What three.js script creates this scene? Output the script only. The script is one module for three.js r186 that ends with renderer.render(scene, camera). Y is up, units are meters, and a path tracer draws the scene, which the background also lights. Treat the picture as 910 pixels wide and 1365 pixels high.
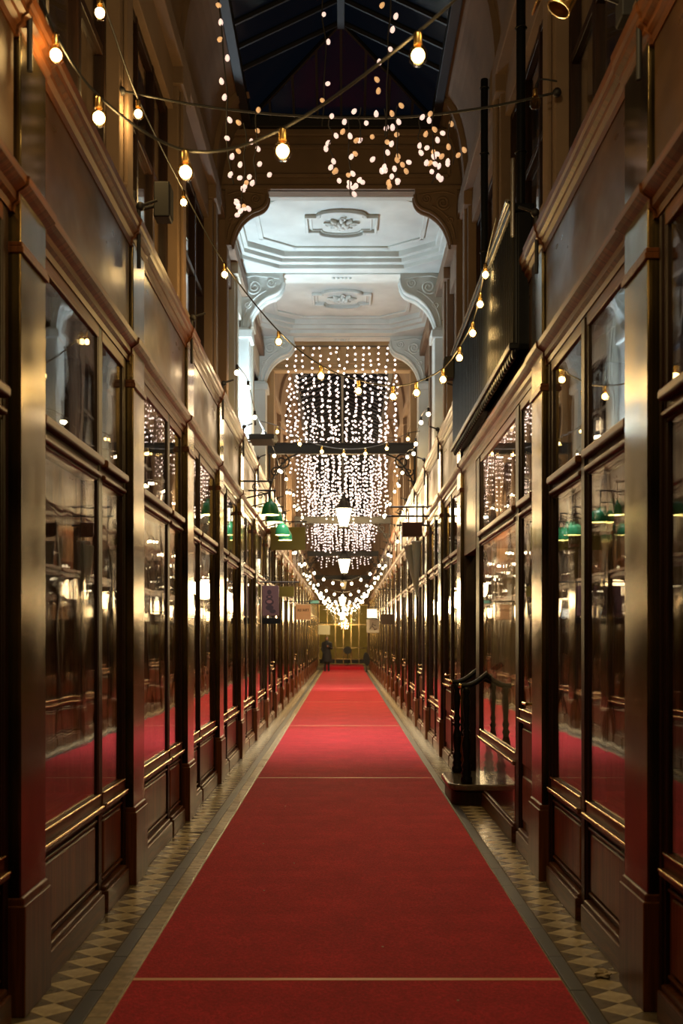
import * as THREE from 'three';
import { RoundedBoxGeometry } from 'three/addons/geometries/RoundedBoxGeometry.js';
import { mergeGeometries } from 'three/addons/utils/BufferGeometryUtils.js';
import { MarchingCubes } from 'three/addons/objects/MarchingCubes.js';
import { RectAreaLightUniformsLib } from 'three/addons/lights/RectAreaLightUniformsLib.js';

// ---------------------------------------------------------------- camera, sky, exposure
RectAreaLightUniformsLib.init();
const scene = new THREE.Scene();
const camera = new THREE.PerspectiveCamera(2 * Math.atan(682.5 / 1400) * 180 / Math.PI, 910 / 1365, 0.05, 200);
camera.position.set(0, 1.6, 0);
camera.setViewOffset(910, 1365, -3, -167.5, 910, 1365);   // risen lens: verticals stay upright
camera.focus = 9; camera.userData.fStop = 3;
scene.background = new THREE.Color().setRGB(0.0022, 0.0030, 0.0048);   // night sky over the glass roof
const renderer = new THREE.WebGLRenderer({ antialias: true });
renderer.toneMapping = THREE.LinearToneMapping;
renderer.toneMappingExposure = 1.0;
renderer.shadowMap.enabled = true;

// ---------------------------------------------------------------- helpers
let seed = 7;
const rnd = () => { seed = (seed * 1664525 + 1013904223) >>> 0; return seed / 4294967296; };
const rr = (a, b) => a + (b - a) * rnd();
const V = (x, y, z) => new THREE.Vector3(x, y, z);
const counts = {};
function numbered(name) { const n = counts[name] = (counts[name] ?? -1) + 1; return n ? name + '_' + String(n).padStart(3, '0') : name; }
function mesh(name, geo, mat, parent) {
  const m = new THREE.Mesh(Array.isArray(geo) ? merge(geo) : geo, mat);
  m.name = name; m.castShadow = m.receiveShadow = true; parent.add(m); return m;
}
function each(name, list, mat, parent) { for (const g of list) mesh(name, g, mat, parent); }
function tag(o, label, category, group) { o.userData.label = label; if (category) o.userData.category = category; if (group) o.userData.group = group; return o; }
function thing(name, label, category, p = [0, 0, 0], group) {
  const g = new THREE.Group(); g.name = numbered(name); g.position.set(...p); scene.add(g); return tag(g, label, category, group);
}
function structure(name, label) { const g = new THREE.Group(); g.name = name; g.userData.kind = 'structure'; if (label) tag(g, label, name.split('_')[0]); scene.add(g); return g; }
function merge(list) { const l = list.map(g => (g.index ? g.toNonIndexed() : g)); for (const g of l) for (const k of Object.keys(g.attributes)) if (!['position', 'normal', 'uv'].includes(k)) g.deleteAttribute(k); return l.length === 1 ? l[0] : mergeGeometries(l); }
// uv in metres by the side a face looks to; turn = grain runs level
function metric(g, turn) {
  if (g.index) g = g.toNonIndexed();
  const p = g.attributes.position, n = g.attributes.normal, uv = new Float32Array(p.count * 2);
  for (let i = 0; i < p.count; i++) {
    const x = p.getX(i), y = p.getY(i), z = p.getZ(i), a = Math.abs(n.getX(i)), b = Math.abs(n.getY(i)), c = Math.abs(n.getZ(i));
    let u, v; if (a >= b && a >= c) { u = z; v = y; } else if (b >= c) { u = x; v = z; } else { u = x; v = y; }
    uv[2 * i] = turn ? v : u; uv[2 * i + 1] = turn ? u : v;
  }
  g.setAttribute('uv', new THREE.BufferAttribute(uv, 2)); return g;
}
function box(x0, x1, y0, y1, z0, z1, r = 0, turn = false) {
  const w = Math.abs(x1 - x0), h = Math.abs(y1 - y0), d = Math.abs(z1 - z0);
  const g = r > 0 ? new RoundedBoxGeometry(w, h, d, 1, Math.min(r, w / 2.01, h / 2.01, d / 2.01)) : new THREE.BoxGeometry(w, h, d);
  g.translate((x0 + x1) / 2, (y0 + y1) / 2, (z0 + z1) / 2); return metric(g, turn);
}
function tube(pts, r, seg = 24, rad = 6, closed = false) { return merge([new THREE.TubeGeometry(new THREE.CatmullRomCurve3(pts.map(p => p.isVector3 ? p : V(...p)), closed, 'catmullrom', 0.5), seg, r, rad, closed)]); }
function rod(a, b, r, rad = 8) { const A = V(...a), B = V(...b), g = new THREE.CylinderGeometry(r, r, A.distanceTo(B), rad); g.applyQuaternion(new THREE.Quaternion().setFromUnitVectors(V(0, 1, 0), B.clone().sub(A).normalize())); g.translate(...A.add(B).multiplyScalar(0.5).toArray()); return merge([g]); }
function lathe(pts, seg = 20) { return merge([new THREE.LatheGeometry(pts.map(p => new THREE.Vector2(...p)), seg)]); }
function moved(g, x, y, z) { return g.clone().translate(x, y, z); }
// profile [[a, b] ...] closed, swept along z from z0 to z1 (a -> x, b -> y)
function sweepZ(profile, z0, z1, turn = true) {
  const s = new THREE.Shape(profile.map(p => new THREE.Vector2(...p)));
  const g = new THREE.ExtrudeGeometry(s, { depth: Math.abs(z1 - z0), bevelEnabled: false, steps: 1 });
  g.translate(0, 0, Math.min(z0, z1)); return metric(g, turn);
}
function sweepX(profile, x0, x1, turn = true) {   // a -> z, b -> y
  const g = sweepZ(profile.map(([a, b]) => [-a, b]), x0, x1, turn); g.rotateY(Math.PI / 2); return metric(g, turn);
}
// ---------------------------------------------------------------- textures
function hash(x, y, s) { let h = (x * 374761393 + y * 668265263 + s * 974711) | 0; h = Math.imul(h ^ (h >>> 13), 1274126177); return ((h ^ (h >>> 16)) >>> 0) / 4294967296; }
function vnoise(x, y, px, py, s) {
  const xi = Math.floor(x), yi = Math.floor(y), f = x - xi, g = y - yi, u = f * f * (3 - 2 * f), v = g * g * (3 - 2 * g), m = (a, n) => ((a % n) + n) % n;
  const a = hash(m(xi, px), m(yi, py), s), b = hash(m(xi + 1, px), m(yi, py), s), c = hash(m(xi, px), m(yi + 1, py), s), d = hash(m(xi + 1, px), m(yi + 1, py), s);
  return a + (b - a) * u + (c - a) * v + (a - b - c + d) * u * v;
}
function fbm(x, y, fx, fy, oct, s) { let t = 0, a = 0.5, w = 0; for (let o = 0; o < oct; o++) { t += a * vnoise(x * fx, y * fy, fx, fy, s + o); w += a; a *= 0.5; fx *= 2; fy *= 2; } return t / w; }
function texture(size, f, repeat = 1, srgb = false) {   // f(u, v) -> [r, g, b] 0..1, tiles
  const d = new Uint8Array(size * size * 4);
  for (let y = 0; y < size; y++) for (let x = 0; x < size; x++) { const c = f(x / size, y / size), i = (y * size + x) * 4; for (let k = 0; k < 3; k++) d[i + k] = Math.max(0, Math.min(255, Math.round(c[k] * 255))); d[i + 3] = 255; }
  const t = new THREE.DataTexture(d, size, size); t.wrapS = t.wrapT = THREE.RepeatWrapping; t.magFilter = THREE.LinearFilter; t.minFilter = THREE.LinearMipmapLinearFilter; t.generateMipmaps = true;
  t.repeat.set(repeat, repeat); if (srgb) t.colorSpace = THREE.SRGBColorSpace; t.needsUpdate = true; return t;
}
const grey = f => (u, v) => { const g = f(u, v); return [g, g, g]; };
const grain = texture(512, (u, v) => { const w = fbm(u, v, 4, 2, 3, 3), l = fbm(u + 0.02 * w, v, 48, 2, 3, 11), p = fbm(u, v, 140, 6, 2, 23); const g = 0.62 + 0.3 * (l - 0.5) + 0.25 * (w - 0.5) + 0.2 * (p - 0.5); return [g * 1.02, g * 0.96, g * 0.88]; }, 1.4, true);
const grainBump = texture(512, grey((u, v) => fbm(u, v, 64, 3, 3, 31)), 1.4);
const smear = texture(512, grey((u, v) => 0.35 + 0.75 * (fbm(u + 0.1 * fbm(u, v, 3, 3, 2, 5), v, 5, 3, 4, 41) - 0.2)), 0.7);
const smearTint = texture(512, (u, v) => { const n = fbm(u, v, 4, 3, 5, 51), g = 0.55 + 0.8 * (n - 0.3); return [g, g * 0.97, g * 0.92]; }, 0.6, true);
const pile = texture(512, (u, v) => { const a = fbm(u, v, 6, 6, 4, 61), b = fbm(u, v, 128, 128, 2, 67), g = 0.76 + 0.14 * (a - 0.5) + 0.3 * (b - 0.5); return [g, g * (0.95 + 0.1 * a), g]; }, 0.9, true);
const pileBump = texture(512, grey((u, v) => fbm(u, v, 128, 128, 2, 71)), 3);
const stone = texture(512, (u, v) => { const a = fbm(u, v, 5, 5, 5, 81), b = fbm(u, v, 40, 40, 3, 83), g = 0.84 + 0.4 * (a - 0.5) + 0.2 * (b - 0.5); return [g, g * 0.98, g * 0.94]; }, 0.8, true);
const plasterTint = texture(512, (u, v) => { const a = fbm(u, v, 4, 4, 5, 91), g = 0.82 + 0.25 * (a - 0.5); return [g, g, g * 0.99]; }, 0.5, true);
const ripple = texture(256, grey((u, v) => fbm(u, v, 3, 3, 2, 101)), 0.9);

// ---------------------------------------------------------------- materials
const rgb = (r, g, b) => new THREE.Color().setRGB(r, g, b);
const std = o => new THREE.MeshStandardMaterial({ side: THREE.DoubleSide, ...o });
const phys = o => new THREE.MeshPhysicalMaterial({ side: THREE.DoubleSide, ...o });
const M = {
  wood: phys({ color: rgb(0.25, 0.092, 0.030), map: grain, specularIntensity: 0.4, roughness: 0.4, bumpMap: grainBump, bumpScale: 0.0005 }),
  panel: phys({ color: rgb(0.33, 0.125, 0.040), map: grain, specularIntensity: 0.45, roughness: 0.4, bumpMap: grainBump, bumpScale: 0.0006 }),
  darkWood: phys({ color: rgb(0.045, 0.020, 0.010), map: grain, specularIntensity: 0.5, roughness: 0.45 }),
  bronze: std({ color: rgb(0.34, 0.265, 0.125), map: smearTint, roughness: 0.30, roughnessMap: smear, metalness: 0.85 }),
  fascia: phys({ color: rgb(0.15, 0.078, 0.036), map: smearTint, roughness: 0.66, roughnessMap: smear, metalness: 0.1, specularIntensity: 0.5 }),
  brass: std({ color: rgb(0.72, 0.50, 0.20), roughness: 0.25, metalness: 1 }),
  iron: std({ color: rgb(0.008, 0.008, 0.010), roughness: 0.6, metalness: 0.0 }),
  blackPaint: phys({ color: rgb(0.005, 0.006, 0.008), roughness: 0.35, specularIntensity: 0.35 }),
  glass: phys({ color: rgb(1, 1, 1), transmission: 1, thickness: 0, roughness: 0, ior: 1.6, bumpMap: ripple, bumpScale: 0.0016 }),
  roofGlass: phys({ color: rgb(0.5, 0.6, 0.7), transmission: 1, thickness: 0, roughness: 0.12, ior: 1.5, specularIntensity: 0.4 }),
  shopWood: std({ color: rgb(0.30, 0.17, 0.085), map: grain, roughness: 0.8 }),
  shopWarm: std({ color: rgb(0.42, 0.30, 0.10), roughness: 0.9 }),
  carpet: phys({ color: rgb(0.86, 0.022, 0.052), map: pile, roughness: 0.95, bumpMap: pileBump, bumpScale: 0.004, sheen: 0.15, sheenColor: rgb(0.6, 0.1, 0.1), sheenRoughness: 0.6 }),
  tape: std({ color: rgb(0.62, 0.30, 0.14), roughness: 0.6 }),
  tileLight: phys({ color: rgb(0.92, 0.81, 0.56), map: stone, roughness: 0.26 }),
  tileMid: phys({ color: rgb(0.25, 0.205, 0.14), map: stone, roughness: 0.26 }),
  tileDark: phys({ color: rgb(0.030, 0.029, 0.028), map: stone, roughness: 0.5 }),
  tileEdge: phys({ color: rgb(0.64, 0.55, 0.38), map: stone, roughness: 0.26 }),
  grout: std({ color: rgb(0.14, 0.12, 0.09), map: stone, roughness: 0.8 }),
  plaster: std({ color: rgb(0.25, 0.165, 0.11), map: plasterTint, roughness: 0.85 }),
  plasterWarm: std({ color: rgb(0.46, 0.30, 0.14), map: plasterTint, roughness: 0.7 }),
  white: std({ color: rgb(0.78, 0.82, 0.80), map: plasterTint, roughness: 0.75 }),
  cream: std({ color: rgb(0.66, 0.62, 0.52), map: plasterTint, roughness: 0.75 }),
  greyPaint: std({ color: rgb(0.36, 0.36, 0.33), map: plasterTint, roughness: 0.7 }),
  cable: std({ color: rgb(0.012, 0.011, 0.010), roughness: 0.6 }),
  amber: phys({ color: rgb(1, 0.86, 0.5), transmission: 1, thickness: 0, roughness: 0, ior: 1.5 }),
  bulbGlow: std({ color: rgb(1, 0.8, 0.5), emissive: rgb(1, 0.80, 0.50), emissiveIntensity: 20, roughness: 0.5 }),
  ledGlow: std({ color: rgb(1, 0.85, 0.8), emissive: rgb(1, 0.8, 0.72), emissiveIntensity: 3.4, roughness: 0.4 }),
  ledNear: std({ color: rgb(1, 0.85, 0.8), emissive: rgb(1, 0.72, 0.64), emissiveIntensity: 0.9, roughness: 0.35 }),
  ledWarm: std({ color: rgb(1, 0.7, 0.4), emissive: rgb(1, 0.55, 0.25), emissiveIntensity: 0.45, roughness: 0.35 }),
  lanternGlow: std({ color: rgb(1, 0.9, 0.7), emissive: rgb(1, 0.86, 0.55), emissiveIntensity: 9, roughness: 0.6 }),
  lanternDim: std({ color: rgb(0.6, 0.5, 0.3), emissive: rgb(1, 0.7, 0.3), emissiveIntensity: 0.35, roughness: 0.4 }),
  floodGlow: std({ color: rgb(0.9, 0.95, 1), emissive: rgb(0.85, 0.95, 1), emissiveIntensity: 8 }),
  green: phys({ color: rgb(0.03, 0.26, 0.11), roughness: 0.25, clearcoat: 0.6, clearcoatRoughness: 0.1 }),
  greenInside: std({ color: rgb(0.75, 0.78, 0.55), roughness: 0.6 }),
};

// ================================================================ setting
// passage: left pilaster faces at x = -1.36, right ones at x = 1.30; runs away along -z
const XL = 1.36, XR = 1.30, XC = -0.03, FAR = 57;
const face = s => (s < 0 ? XL : XR);

// ---- floor with mosaic borders
{
  const floor = structure('floor', 'patterned stone tile floor of the arcade beside the red carpet');
  mesh('bed', box(-2.4, 2.4, -0.2, -0.006, -62, 3, 0), M.grout, floor);
  mesh('centre_slab', box(XC - 0.966, XC + 0.966, -0.006, -0.001, -FAR, 2.5), M.tileEdge, floor);
  const g = 0.004, pitch = 0.168, half = 0.105, dCol = 1.234;
  const flat = (pts) => { const s = new THREE.Shape(pts.map(p => new THREE.Vector2(...p))), e = new THREE.ExtrudeGeometry(s, { depth: 0.012, bevelEnabled: true, bevelThickness: 0.0012, bevelSize: 0.0015, bevelSegments: 1 }); e.rotateX(-Math.PI / 2); e.translate(0, -0.012, 0); return metric(e); };
  const dia = flat([[-half + g, 0], [0, -pitch / 2 + g * 0.8], [half - g, 0], [0, pitch / 2 - g * 0.8]]);
  const tri = s => flat(s > 0 ? [[half - g * 0.5, g], [half - g * 0.5, pitch - g], [g, pitch / 2]] .map(([x, z]) => [x, z - pitch / 2]) : [[-half + g * 0.5, g], [-g, pitch / 2], [-half + g * 0.5, pitch - g]].map(([x, z]) => [x, z - pitch / 2]));
  const triGeo = { '1': tri(1), '-1': tri(-1) };
  const bandGeo = box(-0.033, 0.033, -0.012, 0.001, -0.25, 0.25, 0.002), edgeGeo = box(-0.042, 0.042, -0.012, 0.001, -0.082, 0.082, 0.002), outGeo = box(-0.05, 0.05, -0.012, 0.001, -0.25, 0.25, 0.002);
  const tones = (m) => [0.88, 1, 1.1].map(k => { const c = m.clone(); c.color.multiplyScalar(k); return c; });
  const TL = tones(M.tileLight), TM = tones(M.tileMid), TD = tones(M.tileDark), TE = tones(M.tileEdge), pick = a => a[Math.floor(rnd() * a.length)];
  const far = { diamond_tile: [], corner_tile: [], band_tile: [], edge_tile: [], outer_tile: [] }, farMat = { diamond_tile: M.tileLight, corner_tile: M.tileMid, band_tile: M.tileDark, edge_tile: M.tileEdge, outer_tile: M.tileMid };
  function put(name, geo, mats, x, z, near) { if (near) { const m = mesh(name, geo, pick(mats), floor); m.position.set(x, rr(-0.0006, 0.0006), z); } else far[name].push(moved(geo, x, 0, z)); }
  for (const s of [-1, 1]) {
    for (let i = 0, z = -3; z > -FAR; i++, z -= pitch) { const n = z > -14; put('diamond_tile', dia, TL, XC + s * dCol, z, n); for (const t of [-1, 1]) put('corner_tile', triGeo[t], TM, XC + s * dCol, z - pitch / 2, n); put('edge_tile', edgeGeo, TE, XC + s * 1.010, z, n); }
    for (let z = -3; z > -FAR; z -= 0.504) { put('band_tile', bandGeo, TD, XC + s * 1.090, z, z > -20); put('outer_tile', outGeo, TM, XC + s * 1.385, z, z > -20); }
  }
  for (const k in far) { const m = mesh(k, far[k], farMat[k], floor); m.userData.kind = 'stuff'; }
}
// ---- carpet in lengths with pale seams
{
  const c = thing('carpet_runner', 'long red carpet runner laid down the middle of the arcade', 'carpet', [0, 0, 0]);
  const seams = [-2.6, 4.89, 11.92, 18.97, 26.0, 33.0, 40.0, 47.0, 52];
  for (let i = 0; i + 1 < seams.length; i++) {
    const a = seams[i] + 0.012, b = seams[i + 1] - 0.012, g = new THREE.BoxGeometry(1.99, 0.008, b - a, 24, 1, 60);
    g.translate(0.015, 0.006, -(a + b) / 2);
    const p = g.attributes.position; for (let k = 0; k < p.count; k++) if (p.getY(k) > 0.006) p.setY(k, p.getY(k) + 0.003 * (fbm(p.getX(k) / 8 + 0.5, -p.getZ(k) / 60, 16, 90, 2, 5) - 0.5));
    g.computeVertexNormals(); mesh('carpet_length', metric(g), M.carpet, c);
    if (i) tag(mesh('seam_tape', box(-0.98, 1.01, 0.004, 0.0108, -seams[i] - 0.017, -seams[i] + 0.017, 0.002), M.tape, c), 'pale tape strip at a carpet joint');
  }
  const l = box(-1.0, 1.0, 0.15, 0.158, -56.6, -52, 0.002), r = box(-1.0, 1.0, 0.002, 0.156, -52.02, -52, 0.002);
  mesh('carpet', [l, r], M.carpet, thing('landing_carpet', 'short red carpet piece covering the step before the far doors', 'carpet'));
}
{
  const st = thing('end_step', 'low stone step under the carpet before the far doors', 'step', [0, 0, -52.03]);
  mesh('riser', box(-1.33, 1.27, 0, 0.15, -4.7, 0, 0.006), M.tileMid, st);
}
// ---- outer shell walls
for (const s of [-1, 1]) {
  const w = structure(s < 0 ? 'wall_left' : 'wall_right', s < 0 ? 'upper wall with dark windows above the shopfronts with green lamps' : 'upper wall with dark windows above the shopfronts with black awning');
  const X = face(s), b = (x0, x1, y0, y1, z0, z1, r = 0, t = false) => box(s * x0, s * x1, y0, y1, z0, z1, r, t);
  mesh('masonry', b(X + 1.0, X + 1.25, -0.2, 9, -62, 3.2), M.plaster, w);
  mesh('ledge', b(X + 0.02, X + 1.0, 4.30, 4.40, -FAR, 3, 0.01), M.plaster, w);
  const pitch = s < 0 ? 2.37 : 2.4, z0 = s < 0 ? 4.40 : 4.47;
  const pil = [b(-0.0, 0.22, 4.40, 6.55, -0.36, 0, 0.012), b(-0.03, 0, 4.40, 6.55, -0.27, -0.09, 0.01), b(-0.05, 0.22, 6.40, 6.56, -0.40, 0.04, 0.012), b(-0.05, 0.22, 4.40, 4.52, -0.40, 0.04, 0.012)].map(g => g.translate(s * (X + 0.08), 0, 0));
  const pilG = merge(pil);
  const L = pitch - 0.36;
  const spandrel = b(X + 0.14, X + 0.3, 4.40, 4.66, -L, 0, 0.008), lintel = b(X + 0.12, X + 0.3, 6.2, 6.56, -L, 0, 0.008);
  const fr = []; for (const u of [0.03, L / 3, 2 * L / 3, L - 0.03]) fr.push(b(X + 0.17, X + 0.235, 4.66, 6.2, -u - 0.03, -u + 0.03, 0.006)); for (const v of [4.69, 5.35, 6.17]) fr.push(b(X + 0.175, X + 0.23, v - 0.03, v + 0.03, -L, 0, 0.006));
  const frG = merge(fr); const paneG = (() => { const g = new THREE.BoxGeometry(0.005, 0.6, L / 3 - 0.06); return metric(g); })();
  for (let k = -1; k < 23; k++) {
    const z = -(z0 + k * pitch); if (z < -FAR + 0.5) break;
    const far = -z > 30, PM = s < 0 && -z > 12.2 && -z < 19 ? M.cream : M.plaster;
    const p = mesh('upper_pilaster', pilG, PM, w); p.position.z = z;
    const a = mesh('spandrel', spandrel, PM, w), l = mesh('lintel', lintel, PM, w), f = mesh('upper_window_frame', frG, M.darkWood, w);
    for (const o of [a, l, f]) o.position.z = z - 0.36;
    if (!far) for (let i = 0; i < 3; i++) for (const y of [5.02, 5.76]) { const q = mesh('upper_pane', paneG, M.glass, f); q.position.set(s * (X + 0.21), y, -(i + 0.5) * L / 3); }
  }
  mesh('frieze', b(X + 0.03, X + 0.3, 6.55, 6.72, -FAR, 3, 0.012, true), M.plaster, w);
  // curved plaster cove from the frieze up to the glass roof
  const pts = []; const E = 1.10; for (let i = 0; i <= 10; i++) { const t = i / 10 * Math.PI / 2; pts.push([s * (E + (X + 0.10 - E) * Math.cos(t)), 6.72 + 0.95 * Math.sin(t)]); }
  const prof = [...pts, [s * (X + 0.35), 7.70], [s * (X + 0.35), 6.72]];
  mesh('cove', sweepZ(prof, -12.43, 3), M.plaster, w);
  mesh('cove', sweepZ(prof, -FAR, -19.65), M.plaster, w);
  mesh('attic', b(X + 0.34, X + 1.0, 6.3, 9, -62, 3.2), M.plaster, w);
  // ribs on the cove at pilaster positions
  const rib = sweepZ([...pts.map(([x, y]) => [x - s * 0.05, y - 0.03]), [s * (X + 0.3), 7.70], [s * (X + 0.3), 6.72]], -0.14, 0);
  for (let k = -1; k < 22; k++) { const z = -(z0 + 0.11 + k * pitch); if ((-z > 12.2 && -z < 19.8) || -z > FAR - 1) continue; mesh('cove_rib', rib, M.plaster, w).position.z = z; }
}
{ const wb = structure('wall_back', 'dark wall closing the arcade behind'); mesh('masonry', box(-2.7, 2.7, -0.2, 9, 3, 3.25), M.plaster, wb); }

// ---- glass roofs
function glassRoof(z0, z1, hip0, hip1, label) {
  const g = structure(numbered('skylight'), label); g.userData.category = 'skylight';
  const E = 1.10, y0 = 7.68, rise = 0.52, y1 = y0 + rise, xc = XC;
  for (const s of [-1, 1]) mesh('eave_beam', box(xc + s * E - 0.05, xc + s * E + 0.05, y0 - 0.09, y0 + 0.05, z1, z0, 0.008), M.iron, g);
  const rz0 = z0 - (hip0 ? E : 0), rz1 = z1 + (hip1 ? E : 0);
  mesh('ridge_beam', box(xc - 0.04, xc + 0.04, y1 - 0.08, y1 + 0.05, rz1, rz0, 0.006), M.iron, g);
  const roofAt = (x, z) => { let h = 1 - Math.abs(x) / E; if (hip0) h = Math.min(h, (z0 - z) / E); if (hip1) h = Math.min(h, (z - z1) / E); return y0 + rise * Math.max(0, h); };
  const n = Math.round((rz0 - rz1) / 0.42), st = (rz0 - rz1) / n;
  const bar = (a, b, r = 0.013) => { const A = V(...a), B = V(...b), q = new THREE.BoxGeometry(0.026, 0.05, A.distanceTo(B)); q.lookAt ? q.lookAt(B.clone().sub(A)) : 0; q.translate(...A.clone().add(B).multiplyScalar(0.5).toArray()); return merge([q]); };
  const paneMat = M.roofGlass;
  const quad = (a, b, c, d) => { const q = new THREE.BufferGeometry(); q.setAttribute('position', new THREE.Float32BufferAttribute([...a, ...b, ...c, ...(d ? [...a, ...c, ...d] : [])], 3)); q.setAttribute('uv', new THREE.Float32BufferAttribute(new Array(d ? 12 : 6).fill(0), 2)); q.computeVertexNormals(); return q; };
  for (const s of [-1, 1]) for (let i = 0; i <= n; i++) {
    const z = rz0 - i * st;
    mesh('glazing_bar', bar([xc + s * E, y0, z], [xc, y1, z]), M.iron, g);
    if (i < n) mesh('roof_pane', quad([xc + s * E, y0 + 0.01, z], [xc, y1 + 0.01, z], [xc, y1 + 0.01, z - st], [xc + s * E, y0 + 0.01, z - st]), paneMat, g);
  }
  for (const [on, ze, dir] of [[hip0, z0, -1], [hip1, z1, 1]]) if (on) {
    const zr = ze + dir * E;
    for (const s of [-1, 1]) mesh('hip_bar', bar([xc + s * E, y0, ze], [xc, y1, zr]), M.iron, g);
    mesh('end_beam', box(xc - E, xc + E, y0 - 0.09, y0 + 0.05, ze - 0.05, ze + 0.05, 0.008), M.iron, g);
    for (let i = -3; i <= 3; i++) { const x = i * E / 4, zt = ze + dir * (E - Math.abs(x)); mesh('glazing_bar', bar([xc + x, y0, ze], [xc + x, roofAt(x, zt), zt]), M.iron, g); }
    for (let i = -4; i < 4; i++) { const x = i * E / 4, x2 = x + E / 4, f = q => { const zt = ze + dir * (E - Math.abs(q)); return [xc + q, roofAt(q, zt) + 0.01, zt]; }; mesh('roof_pane', quad([xc + x, y0 + 0.01, ze], [xc + x2, y0 + 0.01, ze], f(x2), f(x)), paneMat, g); }
    for (const s of [-1, 1]) mesh('roof_pane', quad([xc + s * E, y0 + 0.01, ze], [xc, y1 + 0.01, zr], [xc + s * E, y0 + 0.01, zr]), paneMat, g);
  }
  return g;
}
glassRoof(3, -12.36, false, true, 'dark glass gable roof with iron bars before the white ceiling');
glassRoof(-19.75, -FAR, true, false, 'dark glass gable roof with iron bars above the light curtains');

// ---- white coffered ceiling between z -12.43 and -22
const ORN = {};
function spiral(cx, cy, r0, turns, dir, a0, z, r = 0.014) { const p = []; const n = Math.round(turns * 14); for (let i = 0; i <= n; i++) { const t = i / n, a = a0 + dir * t * turns * 2 * Math.PI, q = r0 * (1 - 0.86 * t); p.push(V(cx + q * Math.cos(a), cy + q * Math.sin(a), z)); } return tube(p, r, n * 2, 5); }
function bracketShape(w, h) { // top right inner corner at (w, 0), wall at x = 0, hangs down to -h
  const s = new THREE.Shape(); s.moveTo(0, 0); s.lineTo(w, 0); s.lineTo(w, -0.10 * h);
  s.bezierCurveTo(w, -0.34 * h, 0.80 * w, -0.36 * h, 0.66 * w, -0.40 * h); s.bezierCurveTo(0.36 * w, -0.52 * h, 0.20 * w, -0.72 * h, 0.14 * w, -h); s.lineTo(0, -h); s.closePath(); return s;
}
function bracket(parent, s, x, y, z, w, h, d, mat) {
  const sh = bracketShape(w, h), g = new THREE.Group(); g.name = 'bracket'; parent.add(g); g.position.set(s * x, y, z); g.scale.x = -s; // local +x points into the passage
  mesh('console', metric(new THREE.ExtrudeGeometry(sh, { depth: d, bevelEnabled: false, curveSegments: 10 })), mat, g);
  const edge = sh.getPoints(14).filter(p => p.y < -0.02 && !(p.x < 0.02)).map(p => V(p.x, p.y, d));
  mesh('edge_bead', [tube(edge, 0.022, 50, 6), tube(edge.map(p => V(p.x, p.y - 0.005, d * 0.5)), 0.03, 50, 6)], mat, g);
  mesh('scroll_relief', [spiral(0.33 * w, -0.24 * h, 0.17 * w, 2, 1, 3.6, d, 0.016), spiral(0.72 * w, -0.17 * h, 0.11 * w, 1.7, -1, 0.2, d, 0.014), spiral(0.16 * w, -0.55 * h, 0.09 * w, 1.6, -1, 1.2, d, 0.013),
    tube([V(0.05 * w, -0.9 * h, d), V(0.10 * w, -0.7 * h, d), V(0.24 * w, -0.5 * h, d), V(0.45 * w, -0.36 * h, d), V(0.6 * w, -0.3 * h, d)], 0.014, 20, 5), tube([V(0.06 * w, -0.1 * h, d), V(0.3 * w, -0.05 * h, d), V(0.6 * w, -0.07 * h, d), V(0.9 * w, -0.1 * h, d)], 0.012, 20, 5)], mat, g);
  return g;
}
function outlineBand(pts, wdt, dep, y, mat, name, parent) { // moulding of square bars along a closed level outline [x, z]
  const g = []; pts.forEach((p, i) => { const q = pts[(i + 1) % pts.length], l = Math.hypot(q[0] - p[0], q[1] - p[1]); if (l < 1e-4) return; const b = new RoundedBoxGeometry(l + wdt * 0.9, dep, wdt, 1, Math.min(dep, wdt) * 0.3); b.rotateY(-Math.atan2(q[1] - p[1], q[0] - p[0])); b.translate((p[0] + q[0]) / 2, y - dep / 2, (p[1] + q[1]) / 2); g.push(b); });
  return mesh(name, metric(merge(g)), mat, parent);
}
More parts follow.
